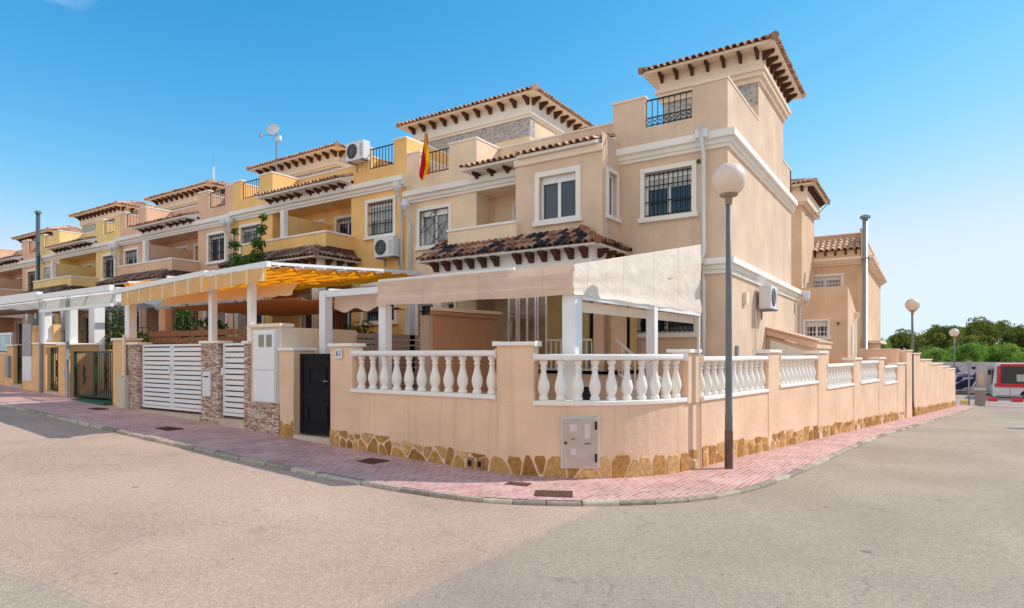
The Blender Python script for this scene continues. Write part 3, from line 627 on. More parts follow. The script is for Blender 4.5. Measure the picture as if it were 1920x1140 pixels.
    uo = u_out+.3; bx(m, uo, W, iy, iy+.2, 3.55, pz-.06); bx(m, uo, uo+.2, iy+.2, YF, 3.55, pz-.06); bx(m, uo, uo+.3, iy, iy+.3, -1, 3.55) if not bay else None
    bx(m, uo-.03, W, iy-.05, iy, 3.5, 3.62); m.build('porch_beam', trim, t)
    n = 6
    for k in range(n): corbel(t, (X(uo+.15+k*(W-uo-.1)/n), iy, pz-.06+zo), 0, .26, .24, .13)
    if kl or kr:
        for k in range(3): corbel(t, (X(uo), iy+.35+k*.45, pz-.06+zo), R(90)*-s if False else (R(90) if s == -1 else R(-90)), .24, .2, .13)
    # roof-top tower
    if tower:
        tx0, tx1, ty0, ty1, ze, tcol, ttrim = tower
        m = MB(); m.box(tx0, tx1, ty0, ty1, 6.8, ze-.32); m.build('tower', tcol, t)
        m = MB(); zb = ze-.84 if ext else ze-.66; m.box(tx0-.012, tx1+(.012 if not ext else -.02), ty0-.012, ty0+.3, zb-.6, zb+.02)
        m.build('tile_band', BAND, t)
        m = MB()
        zs_ = ((ze-.85, ze-.72, .07), (ze-.72, ze-.6, .15), (ze-.6, ze-.5, .2), (ze-.5, ze-.07, .1)) if ext else ((ze-.66, ze-.58, .06), (ze-.58, ze-.48, .12), (ze-.48, ze-.07, .1))
        for z0, z1, o_ in zs_: m.box(tx0-o_, tx1+o_, ty0-o_, ty1+o_, z0, z1)
        m.build('tower_cornice', ttrim, t)
        hip_roof(t, tx0-.5, tx1+.5, ty0-.5, ty1+.5, ze, R(19), TILE_T, seed+20)
        n = int((tx1-tx0)/.46)
        if ext: n = 6
        for k in range(n+1): corbel(t, (tx0+(tx1-tx0)*k/n, ty0-.1, ze-.07), 0, .3, .22, .1 if not ext else .07)
        n = 7
        for k in range(n+1): corbel(t, (tx1+.1, ty0+(ty1-ty0)*k/n, ze-.07), R(90), .3, .22, .1)
    return t, X, bx

# corner house
TW = lambda c, ze, h=2.5: (c-h, c+h, 17.33, 20.7, ze)
t1, X1, bx1 = unit('terraced_house', 'peach corner house with roof tower, lit side wall and boxed-in bay above the porch', -3.7, -1, -8.6, 0, PINK, 11,
                   (-6.3, -3.7, 17.33, 20.7, 9.86, PINK, TRIMC), .25, True, ('bars', 'ornate'), trim=TRIM, tilem=TILE_P)
# bay of the corner house
m = MB(); by = YF-1.0
TB = frame((0, by, 0), (1, 0, 0)); skin(m, TB, -8.72, -6.3, 4.1, 6.72, [(-8.0, -6.98, 5.1, 6.18)])
TBs = frame((-6.3, 0, 0), (0, 1, 0)); skin(m, TBs, by, YF, 4.1, 7.0, [(by+.3, by+.8, 5.1, 6.15)])
m.quad((-8.72, by, 4.1), (-8.72, YF+1, 4.1), (-8.72, YF+1, 6.72), (-8.72, by, 6.72)); m.quad((-8.72, by, 4.1), (-6.3, by, 4.1), (-6.3, YF, 4.1), (-8.72, YF, 4.1))
m.box(-8.7, -6.6, by+.3, YF+.9, 4.15, 6.7)
bay = m.build('bay', PINK, t1)
window(t1, TB, -8.0, -6.98, 5.1, 6.18, 'plain', tw=.13); window(t1, TBs, by+.3, by+.8, 5.1, 6.15, 'plainfull', tw=.09)
m = MB(); m.box(-8.74, -6.28, by-.05, by, 6.56, 6.72); m.build('bay_frieze', TRIMC, t1)
# side wall details of the corner house
m = MB(); XC = -3.7
for z0, z1, o_ in ((3.62, 3.72, .05), (3.72, 3.82, .1), (3.82, 3.96, .18)):
    m.box(XC, XC+o_, YF-o_, 23.2, z0, z1); m.box(-4.6, XC, YF-o_, YF, z0, z1)
m.build('floor_cornice', TRIM, t1)
m = MB(); m.box(-6, XC, 22.1, 23.15, -3, 3.6); m.build('rear_wall', PINK, t1)
m = MB(); m.box(XC-.18, XC-.001, 20.7, 22.1, 6.8, 7.8); m.box(-6.3, XC-.001, 21.9, 22.1, 6.8, 7.8); m.build('rear_parapet', PINK, t1)
m = MB(); m.box(XC-.2, XC+.02, 20.7, 22.12, 7.8, 7.85); m.build('rear_coping', TRIMC, t1)
pipe(t1, [(-4.2, YF-.3, 6.95), (-4.2, YF-.3, 6.6), (-4.2, YF-.12, 6.35), (-4.2, YF-.12, 4.1), (-4.2, YF-.28, 3.85), (-4.2, YF-.28, 3.7), (-4.2, YF-.1, 3.45), (-4.2, YF-.1, 0)])
m = MB(); m.box(-4.34, -4.06, YF-.32, YF-.2, 6.66, 6.84); m.build('rainwater_hopper', WHITEM, t1)
pipe(t1, [(XC+.3, 23.1, 3.9), (XC+.3, 23.1, 3.6), (XC+.1, 23.05, 3.4), (XC+.1, 23.05, 0)])
m = MB(); m.lathe((XC+.28, 23.1, 3.6), [(.09, 0), (.14, .1), (.14, .35), (.05, .36)], 12); m.build('rainwater_hopper', WHITEM, t1)
m = MB(); m.box(XC, XC+.09, 15.62, 15.84, 3.02, 3.3); m.build('wall_vent', TRIMC, t1)
m = MB(); m.box(XC, XC+.06, 14.9, 15.05, 1.75, 2.0); m.build('wall_box', GREY, t1)
m = MB(); m.box(-4.38, -4.3, YF-.04, YF, 6.18, 6.26); m.box(-4.47, -4.38, YF-.04, YF, 2.95, 3.05); m.build('wall_socket', RUST, t1)

cream_t = unit('terraced_house', 'cream house with a flag, arc-patterned window grille and wide white-banded tower roof', -13.43, 1, -8.6, 0, CREAM, 31,
     (*TW(-13.35, 0)[:4], 10.26, CREAM, TRIM), 0, False, ('arcs', 'bars'), tilem=TILE_P)[0]
pairs = [('ochre', -22.67, -18.05, -13.43, .55, OCHRE), ('salmon', -31.9, -27.3, -22.67, .48, SALMON), ('yellow', -41.15, -36.5, -31.9, .42, YELLOW), ('far', -50.4, -45.8, -41.15, .35, SALMON)]
LB = {'ochre': ('left ochre house with a climbing plant in front and no roof unit', 'right ochre house with an air conditioner below its barred upstairs window'),
      'salmon': ('salmon house second in its pair, adjoining the small yellow houses', 'salmon house beside the ochre houses, with drainpipe and climbing plant at its edge'),
      'yellow': ('pale yellow house at the far side of its pair next to the tall black flue', 'pale yellow house with a white shuttered upstairs window beside the salmon houses'),
      'far': ('farthest salmon house at the left edge of the photo', 'salmon house just left of the tall black flue')}
for k, (nm, xl, c, xr, zo, col) in enumerate(pairs):
    ztw = [10.2, 10.1, 10.35, 9.9][k]; tc_ = [SALMON if col is OCHRE else SALMON][0]
    unit('terraced_house', LB[nm][0], xl, 1, c, zo, col, 40+k*17, (*TW(xl, 0)[:4], ztw, CREAM if k == 0 else SALMON, TRIMC), 0, False, ('barsw' if nm == 'yellow' else 'bars', 'bars'), trim=TRIM)
    unit('terraced_house', LB[nm][1], xr, -1, c, zo, col, 47+k*17, None, 0, False, ('bars', 'bars'), trim=TRIM)

# ------------------------------------------------------------------ street walls
def sidept(Y): return (-3.17+.122*(Y-10.3), Y)
def arcpt(a, r=2.5): return (-5.7+r*math.sin(R(a)), 10.35-r*math.cos(R(a)))
def normals(P):
    o = []
    for k, p in enumerate(P):
        a = P[max(k-1, 0)]; b = P[min(k+1, len(P)-1)]; dx, dy = b[0]-a[0], b[1]-a[1]; l = math.hypot(dx, dy); o.append((dy/l, -dx/l))
    return o                                                              # outward = right of travel
def band(m, P, d0, d1, z0, z1, nz=None):
    """wall strip along path P between outward offsets d0<d1, heights z0..z1 (numbers or functions)"""
    n = normals(P); f0 = z0 if callable(z0) else (lambda x, y: z0); f1 = z1 if callable(z1) else (lambda x, y: z1); r = []
    for p, q in zip(P, n):
        a = (p[0]+q[0]*d0, p[1]+q[1]*d0); b = (p[0]+q[0]*d1, p[1]+q[1]*d1)
        r.append(m.p((*a, f0(*p)), (*b, f0(*p)), (*b, f1(*p)), (*a, f1(*p))))
    for i, j in zip(r, r[1:]):
        for k in range(4): m.face(i+k, i+(k+1) % 4, j+(k+1) % 4, j+k)
    m.face(r[0], r[0]+1, r[0]+2, r[0]+3); m.face(r[-1], r[-1]+3, r[-1]+2, r[-1]+1); return m
def along(P, s):
    for a, b in zip(P, P[1:]):
        d = math.dist(a, b)
        if s <= d or b is P[-1]:
            t = s/d; return (a[0]+(b[0]-a[0])*t, a[1]+(b[1]-a[1])*t), ((b[1]-a[1])/d, -(b[0]-a[0])/d)
        s -= d
def plen(P): return sum(math.dist(a, b) for a, b in zip(P, P[1:]))
def clip(poly, nx, ny, c):                                                 # keep nx*x+ny*y<=c
    out = []
    for k, p in enumerate(poly):
        q = poly[(k+1) % len(poly)]; a = nx*p[0]+ny*p[1]-c; b = nx*q[0]+ny*q[1]-c
        if a <= 0: out.append(p)
        if a*b < 0: t = a/(a-b); out.append((p[0]+(q[0]-p[0])*t, p[1]+(q[1]-p[1])*t))
    return out
def crazy_stones(parent, P, h, size, seed, gap=.013, name='stone_base', mortar=False, two=.3):
    rn = random.Random(seed); S = plen(P); seeds = []; x = 0
    while x < S:
        hh = h*rn.uniform(.85, 1.15)
        if rn.random() < two: seeds.append((x+rn.uniform(-.05, .05), hh*.28)); seeds.append((x+rn.uniform(.0, .12), hh*.78))
        else: seeds.append((x+rn.uniform(-.07, .07), hh*rn.choice((.12, .3, .5, .75, .9))))
        x += size*rn.uniform(.62, 1.35)
    m = MB(); mor = MB()
    for k, (sx, sy) in enumerate(seeds):
        top = h*rn.uniform(.85, 1.2); poly = [(sx-size, -.1), (sx+size, -.1), (sx+size, top), (sx-size, top)]
        for j, (tx, ty) in enumerate(seeds):
            if j == k or abs(tx-sx) > 2.2*size: continue
            dx, dy = tx-sx, ty-sy; l = math.hypot(dx, dy)
            if l < 1e-4: continue
            dx /= l; dy /= l; poly = clip(poly, dx, dy, dx*sx+dy*sy+l/2-gap)
            if not poly: break
        if len(poly) < 3: continue
        if len(poly) > 3: poly = [(p[0]+rn.uniform(-.008, .008), p[1]+(rn.uniform(-.035, .01) if p[1] > top-.01 else rn.uniform(-.004, .004))) for p in poly]
        # round the corners once
        pr = []
        for i in range(len(poly)):
            a, b = poly[i], poly[(i+1) % len(poly)]; pr += [(a[0]*.8+b[0]*.2, a[1]*.8+b[1]*.2), (a[0]*.2+b[0]*.8, a[1]*.2+b[1]*.8)]
        m.tint = rn.random(); cx = sum(p[0] for p in pr)/len(pr); cy = sum(p[1] for p in pr)/len(pr); pro = rn.uniform(.010, .020)
        def P3(p, d):
            q, n = along(P, max(0, min(S-1e-3, p[0]))); return (q[0]+n[0]*d, q[1]+n[1]*d, g(*q)+p[1])
        o = m.p(*[P3(p, -.005) for p in pr]); i = m.p(*[P3((cx+(p[0]-cx)*.9, cy+(p[1]-cy)*.9), pro) for p in pr]); n = len(pr)
        for q in range(n): m.face(o+q, o+(q+1) % n, i+(q+1) % n, i+q)
        m.face(*range(i, i+n))
    if not mortar: return m.build(name, STONE, parent)
    Q = [along(P, S*k/max(2, int(S/.12)))[0] for k in range(max(2, int(S/.12)))]+[P[-1]]; hh = [h*rn.uniform(.8, 1.0) for _ in Q]; hm = {q: x for q, x in zip(Q, hh)}
    band(MB(), Q, -.02, .006, lambda x, y: g(x, y)-.2, lambda x, y: g(x, y)+hm[(x, y)]).build('mortar', plain('pale_mortar', srgb(226, 172, 112), .9, 0, .1, .15, 8, .4), parent)
    return m.build(name, STONE, parent)
BAL = None
def baluster_mesh():
    m = MB(); prof = [(.062, 0), (.062, .05), (.05, .06), (.045, .075), (.056, .1), (.072, .16), (.076, .2), (.068, .26), (.05, .33), (.037, .4), (.034, .45), (.046, .462), (.046, .48), (.034, .49), (.036, .51), (.055, .54), (.055, .585)]
    m.lathe((0, 0, 0), [(a_*1.2, b_) for a_, b_ in prof], 14); me = bpy.data.meshes.new('baluster'); me.from_pydata(m.v, [], m.f); me.materials.append(TRIM); me.polygons.foreach_set('use_smooth', [True]*len(me.polygons)); return me
BAL = baluster_mesh()
def balustrade(parent, P, zb, zt, sp_=.27, th=.13):
    """plinth, balusters and handrail on path P; zb plinth underside, zt rail top"""
    r = thing_part('balustrade', parent, (P[0][0], P[0][1], zb))
    band(MB(), P, -.24, .035, zb, zb+.065).build('plinth', TRIM, r, bevel=.01)
    band(MB(), P, -.23, .02, zt-.09, zt).build('handrail', TRIM, r, bevel=.025)
    S = plen(P); n = int(S/sp_); h = zt-.09-zb-.065
    for k in range(n):
        q, nn = along(P, (k+.5)*S/n); o = bpy.data.objects.new('baluster', BAL); COL.objects.link(o); o.parent = r
        o.location = (q[0]-nn[0]*.1-P[0][0], q[1]-nn[1]*.1-P[0][1], .065); o.scale = (1.0, 1.0, h/.585)
        o.rotation_euler = (0, 0, k*.7)
def thing_part(name, parent, loc):
    """first mesh under a thing that carries its own pieces: a thin bedding strip under the plinth"""
    m = MB(); m.box(loc[0]-.01, loc[0]+.01, loc[1]+.05, loc[1]+.07, loc[2]-.02, loc[2]); me = bpy.data.meshes.new(name); off = Vector(loc)
    me.from_pydata([v-off for v in m.v], [], m.f); me.materials.append(TRIM); o = bpy.data.objects.new(name, me); COL.objects.link(o); o.parent = parent
    o.location = off-Vector(parent.location); return o
def pillar(parent, x0, x1, y0, y1, z, mat, capm=TRIM, T=None, zb=-1.2, ov=.04, ch=.06):
    m = MB(); m.M = T; m.box(x0, x1, y0, y1, zb, z-ch); o = m.build('pillar', mat, parent, bevel=.006)
    m = MB(); m.M = T; m.box(x0-ov, x1+ov, y0-ov, y1+ov, z-ch, z); m.build('cap', capm, o, bevel=.01); return o

GW = thing('garden_wall', 'curved peach corner wall with white balustrades, ochre stone base and house number plate', 'garden wall', (-5.7, 7.95, 0))
front = [(-9.35, 7.85), (-8.7, 7.85), (-7.5, 7.85), (-6.5, 7.85), (-5.7, 7.85)]; arc = [arcpt(a) for a in range(0, 91, 5)]
band(MB(), front+arc[1:]+[sidept(10.42)], -.26, 0, -1.2, lambda x, y: 1.10 if x < -5.45 else 1.03).build('wall', WALLP, GW)
crazy_stones(GW, [(-9.35, 7.85), (-5.7, 7.85)]+arc[1:]+[(-3.19, 10.40)], .30, .25, 5)
pillar(GW, -9.35, -8.76, 7.847, 8.12, 2.0, WALLP, zb=1.1)
m = MB(); PP = [(-5.52, 7.85), (-5.7+.1, 7.85)][:1]+[(-5.6, 7.85)][:0]+[arcpt(a) for a in (5, 9, 13, 18)]
q_ = band(MB(), PP, -.27, .004, 1.02, 1.93).build('pillar', WALLP, GW); band(MB(), [(-5.57, 7.85)]+[arcpt(a) for a in (5, 9, 13, 19)], -.31, .05, 1.93, 1.99).build('cap', TRIM, q_, bevel=.01)
Tn = frame((*arcpt(85), 0), (math.cos(R(85)), math.sin(R(85)), 0)); pillar(GW, -.2, .24, -.03, .3, 1.88, WALLP, T=Tn, zb=1.0)
balustrade(GW, [(-8.76, 7.85), (-5.53, 7.85)], 1.10, 1.86, .27)
balustrade(GW, [arcpt(a) for a in range(18, 81, 2)], 1.03, 1.80, .252)
m = MB(); Tc = frame((*arcpt(34), 0), (math.cos(R(34)), math.sin(R(34)), 0)); m.M = Tc
m.box(-.29, .29, -.045, .05, .1, .87); cabinet = m.build('meter_cabinet', plain('cabinet_frame_paint', srgb(205, 200, 194), .6), None, bevel=.01)
tag(cabinet, 'grey-beige steel meter cabinet door set into the curved corner wall', 'meter cabinet')
CABM = plain('cabinet_door_paint', srgb(196, 178, 166), .65, 0, .3, .12, 5)
m = MB(); m.M = Tc; m.box(-.255, .255, -.06, -.045, .13, .84); m.build('door', CABM, cabinet, bevel=.005)
m = MB(); m.M = Tc; m.box(-.19, .17, -.0635, -.06, .22, .232); m.box(-.19, -.18, -.0635, -.06, .232, .75); m.box(.16, .17, -.0635, -.06, .232, .75); m.build('pressed_rib', CABM, cabinet)
for a, b, c, d in ((-.16, -.05, .66, .76), (.06, .15, .55, .76), (-.14, -.06, .31, .4)):
    m = MB(); m.M = Tc; m.box(a, b, -.064, -.0602, c, d); m.build('sticker', plain('faded_sticker', srgb(214, 206, 200), .7), cabinet)
for a, b, c, d in ((-.14, -.08, .53, .55), (.06, .15, .46, .485)):
    m = MB(); m.M = Tc; m.box(a, b, -.064, -.0602, c, d); m.build('name_plate', plain('grey_green_plate', (.16, .2, .18), .6), cabinet)
for z in (.2, .68): m = MB(); m.M = Tc; m.box(.215, .245, -.085, -.06, z, z+.12); m.build('hinge', DARK, cabinet)
m = MB(); m.M = Tc; m.box(-.235, -.205, -.08, -.06, .47, .5); m.build('lock', DARK, cabinet)
# vent bricks in the stone base
for x in (-6.02, -5.83):
    m = MB(); m.box(x-.06, x+.06, 7.818, 7.848, .0, .16); vb = m.build('vent_brick', plain('clay_vent_brick', (.42, .2, .1), .8), GW); m = MB(); m.box(x-.035, x+.035, 7.814, 7.818, .03, .12); m.build('vent_hole', DARK, vb)
# number plate 61
m = MB(); m.box(-9.17, -9.0, 7.815, 7.83, 1.72, 1.9); pl = m.build('house_number_plate', plain('glazed_tile_white', srgb(228, 232, 240), .2, 0, .6), None, bevel=.004)
tag(pl, 'small white tile reading 61 on the pillar beside the black gate', 'number plate')
def text(s, T, size, mat, parent, name='lettering', ext=.002):
    cu = bpy.data.curves.new(name, 'FONT'); cu.body = s; cu.size = size; cu.align_x = 'CENTER'; cu.align_y = 'CENTER'; cu.extrude = ext
    o = bpy.data.objects.new(name, cu); COL.objects.link(o); bpy.context.view_layer.update()
    me = bpy.data.meshes.new_from_object(o.evaluated_get(bpy.context.evaluated_depsgraph_get())); bpy.data.objects.remove(o)
    me.transform(T); me.materials.clear(); me.materials.append(mat); k = bpy.data.objects.new(name, me); COL.objects.link(k); k.parent = parent
    return k
NUM = plain('blue_number', (.05, .09, .3), .4)
text('61', Matrix.Translation((-9.085, 7.811, 1.81)) @ Matrix.Rotation(R(90), 4, 'X'), .15, NUM, pl)

SW = thing('garden_wall', 'long peach side wall stepping downhill with five white balustrades and ochre stone base', 'garden wall', (-3.1, 10.6, -.1))
SWP = lambda a, b: [sidept(a), sidept((a+b)/2), sidept(b)]
panels = [(10.47, 13.75, 1.01, 1.76), (14.45, 17.46, 1.06, 1.76), (18.26, 21.3, .86, 1.53), (22.15, 25.02, .86, 1.58), (25.92, 28.5, .69, 1.37)]
pil = [(13.75, 14.45, 1.89), (17.46, 18.26, 1.88), (21.3, 22.15, 1.69), (25.02, 25.92, 1.69), (28.5, 30.25, 1.45)]
for a, b, z0, z1 in panels:
    band(MB(), SWP(a, b), -.26, 0, -2.2, z0).build('wall', WALLP, SW); balustrade(SW, SWP(a, b), z0, z1, .29)
for a, b, z in pil:
    q = band(MB(), SWP(a+.001, b-.001), -.26, .012, -2.2, z-.06).build('pillar', WALLP, SW); band(MB(), SWP(a-.05, b+.05), -.3, .05, z-.06, z).build('cap', TRIM, q, bevel=.01)
crazy_stones(SW, [sidept(10.5), sidept(20), sidept(30.2)], .31, .24, 9, gap=.008, mortar=True, two=.6)
FW = thing('garden_wall', 'tall plain peach wall without balustrade stepping down towards the bus road', 'garden wall', (-.7, 30.5, -.8))
for a, b, z in ((30.3, 31.6, 1.98), (31.6, 34.1, 1.86), (34.1, 37.8, 1.56), (37.8, 42.2, 1.32), (42.2, 45.6, 1.1), (45.6, 48.6, .92)):
    d_ = .06 if a < 31 else .03
    band(MB(), SWP(a, b), -.3, d_, -3.2, z-.05).build('wall', WALLP, FW); band(MB(), SWP(a, b), -.34, d_+.04, z-.05, z).build('coping', TRIMC, FW)
m = MB(); P_ = [(p[0]+.04, p[1]) for p in (sidept(30.3), sidept(40), sidept(48.6))]; crazy_stones(FW, P_, .34, .3, 12, gap=.008, mortar=True, two=.6)
m = MB(); e_ = sidept(48.6); m.box(e_[0]-12, e_[0]-.3, 48.3, 48.6, -3, .95); m.build('end_wall', WALLP, FW)
XW = thing('garden_wall', 'shaded orange cross wall between the back gardens behind the balustrades', 'garden wall', (-2, 30.2, -.8))
m = MB(); m.box(-3.3, -.93, 30.0, 30.22, -2.5, 1.98); m.build('wall', WALLP, XW); m = MB(); m.box(-3.3, -.9, 29.97, 30.25, 1.98, 2.03); m.build('coping', TRIMC, XW)

# black gate and its pillar
GT = thing('garden_gate', 'black panelled metal gate beside the number plate', 'gate', (-9.87, 8, .15))
m = MB(); m.box(-10.38, -9.37, 7.97, 8.01, .24, 1.81); m.build('leaf', GATEB, GT, bevel=.004)
m = MB(); m.box(-10.38, -10.3, 7.95, 7.97, .24, 1.81); m.box(-9.45, -9.37, 7.95, 7.97, .24, 1.81); m.box(-10.3, -9.45, 7.95, 7.97, .24, .36); m.box(-10.3, -9.45, 7.95, 7.97, 1.73, 1.81); m.box(-10.3, -9.45, 7.95, 7.97, .92, 1.04); m.build('gate_frame', GATEB, GT, bevel=.003)
def ring(m, a, b, y, c, d, w_=.03, dy=.018):
    m.box(a, b, y-dy, y, c, c+w_); m.box(a, b, y-dy, y, d-w_, d); m.box(a, a+w_, y-dy, y, c+w_, d-w_); m.box(b-w_, b, y-dy, y, c+w_, d-w_)
m = MB(); ring(m, -10.12, -9.6, 7.97, 1.2, 1.55); m.build('upper_panel', GATEB, GT); m = MB(); ring(m, -10.16, -9.56, 7.97, .44, .8); m.build('lower_panel', GATEB, GT)
m = MB(); m.tube([(-9.5, 7.95, 1.28), (-9.5, 7.9, 1.28), (-9.62, 7.9, 1.28)], .012, 6); m.build('handle', STEEL, GT)
m = MB(); m.box(-10.42, -9.36, 7.83, 8.3, -.3, .2); tag(m.build('doorstep', CONC, None, bevel=.01), 'low concrete step under the black gate', 'doorstep')
GP = thing('gate_pillar', 'peach stucco gate pillar with a few ochre stones left of the black gate', 'pillar', (-10.65, 7.9, .1))
pillar(GP, -10.88, -10.44, 7.85, 8.35, 1.93, WALLP); crazy_stones(GP, [(-10.86, 7.85), (-10.46, 7.85)], .3, .2, 3)

# stone clad wall with white slatted gates and utility box
UW = thing('garden_wall', 'stone clad street wall with white caps framing the white slatted gates', 'garden wall', (-14, 7.95, .3))
m = MB(); m.box(-11.93, -10.89, 7.84, 8.14, -.5, .8); m.build('wall', LEDGE, UW)
m = MB(); m.box(-11.93, -10.89, 7.9, 8.14, .8, 2.36); m.build('upper_wall', CREAM, UW); m = MB(); m.box(-11.97, -10.86, 7.84, 8.18, 2.36, 2.43); m.build('coping', TRIMC, UW)
m = MB(); m.prism([(8.14, .2), (8.14, 2.35), (9.9, 2.35), (9.9, .2)], -11.1, -10.9, lambda p, q, t: (t, p, q)); m.build('return_wall', CREAM, UW)
pillar(UW, -12.09, -11.93, 7.84, 8.14, 2.08, LEDGE); pillar(UW, -13.74, -13.05, 7.84, 8.14, 2.1, LEDGE); pillar(UW, -17.2, -16.62, 7.84, 8.14, 2.1, LEDGE)
UB = thing('utility_box', 'white two-door utility box with two small windows set in the stone wall', 'utility box', (-11.35, 7.85, .8))
m = MB(); m.box(-11.72, -10.97, 7.82, 7.9, .8, 2.3); m.build('housing', WHITEM, UB)
m = MB(); m.box(-11.7, -10.99, 7.795, 7.82, 1.48, 2.28); d1 = m.build('upper_door', WHITE, UB, bevel=.006); m = MB(); m.box(-11.7, -10.99, 7.795, 7.82, .82, 1.46); m.build('lower_door', WHITE, UB, bevel=.006)
for x in (-11.5, -11.24): m = MB(); m.box(x, x+.17, 7.785, 7.795, 1.95, 2.2); m.build('window', plain('smoky_window', (.28, .26, .2), .3), d1)
def slat_gate(x0, x1, z0, z1, label, n, leaves=1):
    t = thing('garden_gate', label, 'gate', ((x0+x1)/2, 7.98, z0), 'white slatted metal gates'); m = MB(); W_ = (x1-x0)/leaves
    for q in range(leaves):
        a, b = x0+q*W_+.01, x0+(q+1)*W_-.01
        m = MB(); m.box(a, a+.06, 7.93, 7.97, z0, z1); m.box(b-.06, b, 7.93, 7.97, z0, z1); m.box(a+.06, b-.06, 7.93, 7.97, z1-.05, z1); m.box(a+.06, b-.06, 7.93, 7.97, z0, z0+.06); m.build('gate_frame', WHITE, t, bevel=.004)
        m = MB(); h = (z1-z0-.13)/n
        for k in range(n): m.box(a+.06, b-.06, 7.94, 7.96, z0+.075+k*h, z0+.075+k*h+h*.74)
        m.build('slats', WHITE, t)
    m = MB(); xx = x0+W_-(.03 if leaves > 1 else .9); m.box(xx-.02, xx+.02, 7.88, 7.93, (z0+z1)/2+.1, (z0+z1)/2+.26); m.build('handle', WHITE, t); return t
slat_gate(-13.03, -12.1, .44, 2.04, 'narrow white slatted garden gate next to the utility box', 12)
slat_gate(-16.6, -13.76, .46, 2.04, 'wide double white slatted driveway gate between stone pillars', 13, 2)
m = MB(); m.box(-13.05, -12.09, 7.85, 8.3, -.2, .38); tag(m.build('doorstep', CONC, None), 'stone step under the narrow white slatted gate', 'doorstep')
m = MB(); m.box(-16.62, -13.74, 7.8, 8.3, -.2, .4); tag(m.build('doorstep', CONC, None), 'long concrete sill under the wide double gate', 'doorstep')
m = MB(); m.box(-13.6, -13.3, 7.79, 7.84, .85, 1.4); lb = m.build('letterbox', WHITEM, None, bevel=.01); tag(lb, 'white letterbox plate on the stone pillar between the slatted gates', 'letterbox')
m = MB(); m.box(-13.55, -13.35, 7.785, 7.79, 1.28, 1.31); m.build('slot', DARK, lb)
m = MB(); m.box(-17.5, -17.08, 7.74, 7.84, .36, 1.25); lb = m.build('meter_box', plain('old_box_paint', srgb(206, 200, 184), .7), None, bevel=.01); tag(lb, 'weathered pale meter box on the pavement at the yellow pillar', 'meter box')
m = MB(); m.box(-17.46, -17.12, 7.73, 7.74, .42, 1.2); m.build('door', plain('old_box_paint', srgb(206, 200, 184), .7), lb)

YW_ = thing('garden_wall', 'ochre street wall with white capped pillars around the dark green iron gates', 'garden wall', (-21, 7.95, .6))
pillar(YW_, -17.92, -17.22, 7.82, 8.2, 2.22, STREETO); pillar(YW_, -21.25, -20.55, 7.8, 8.6, 2.12, STREETO); pillar(YW_, -23.05, -22.15, 7.8, 8.5, 2.16, STREETO)
m = MB(); m.box(-24.0, -23.05, 7.82, 8.1, -.3, 2.5); m.build('wall', STREETO, YW_); m = MB(); m.box(-24.0, -22.4, 8.1, 8.3, 0, 2.72); m.build('inner_wall', STREETO, YW_)
pillar(YW_, -25.3, -24.75, 7.82, 8.4, 2.12, STREETO)
m = MB(); m.box(-23.9, -23.2, 7.79, 7.82, 1.75, 2.75); m.build('meter_door', GREY, YW_); m = MB(); m.box(-23.9, -23.2, 7.79, 7.82, .95, 1.73); m.build('lower_meter_door', WHITEM, YW_)
def iron_gate(x0, x1, z0, z1, label, leaves=1, orn=True):
    t = thing('garden_gate', label, 'gate', ((x0+x1)/2, 7.98, z0), 'dark green iron bar gates'); W_ = (x1-x0)/leaves
    for q in range(leaves):
        a, b = x0+q*W_+.02, x0+(q+1)*W_-.02; m = MB(); y = 7.95
        for x in (a, b): m.bar((x, y, z0), (x, y, z1), .05)
        m.bar((a, y, z1-.02), (b, y, z1-.02), .04); m.bar((a, y, z0+.04), (b, y, z0+.04), .05); m.build('gate_frame', GREEN, t)
        m = MB(); n = int((b-a)/.12)
        for k in range(1, n): m.bar((a+(b-a)*k/n, y, z0+.04), (a+(b-a)*k/n, y, z1), .018)
        m.build('bars', DARK, t)
        if orn:
            m = MB(); cx, cz = (a+b)/2, (z0+z1)/2
            for sx in (-1, 1):
                for sz in (-1, 1): m.tube([(cx+sx*(.02+.07*math.sin(u*math.pi)), y-.02, cz+sz*u*.22) for u in [k/8 for k in range(9)]], .012, 5)
            m.tube([(cx, y-.02, cz-.26), (cx, y-.02, cz+.26)], .012, 5); m.build('scrollwork', DARK, t)
    return t
iron_gate(-20.52, -17.95, .58, 1.88, 'wide double dark green iron gate in front of the flower bed', 2)
iron_gate(-22.12, -21.28, .72, 2.0, 'narrow dark green iron gate between the ochre pillars')
iron_gate(-24.72, -24.03, .85, 2.1, 'narrow black iron gate beside the grey meter doors')
m = MB(); m.box(-20.55, -17.92, 7.6, 8.0, 0, .54); tag(m.build('green_sill', plain('green_painted_concrete', (.03, .12, .06), .7), None), 'green painted ramp sill under the wide iron gate', 'sill')
m = MB(); m.box(-22.15, -21.25, 7.78, 8.3, 0, .68); tag(m.build('doorstep', CONC, None), 'pale step under the narrow dark green gate', 'doorstep')
m = MB(); m.box(-24.75, -24.0, 7.78, 8.3, 0, .82); tag(m.build('doorstep', CONC, None), 'grey step under the narrow black gate at the left', 'doorstep')
m = MB(); m.box(-25.15, -24.9, 7.72, 7.82, 1.05, 1.75); tag(m.build('letterbox', GREY, None, bevel=.02), 'grey letterbox on the ochre pillar at the left', 'letterbox')
m = MB(); m.box(-20.75, -20.6, 7.76, 7.8, 1.15, 1.35); tag(m.build('doorbell', GREY, None), 'small grey doorbell on the ochre pillar between iron gates', 'doorbell')
LW = thing('garden_wall', 'low ochre wall with a glazed white railing at the left edge of the photo', 'garden wall', (-30, 7.95, 1))
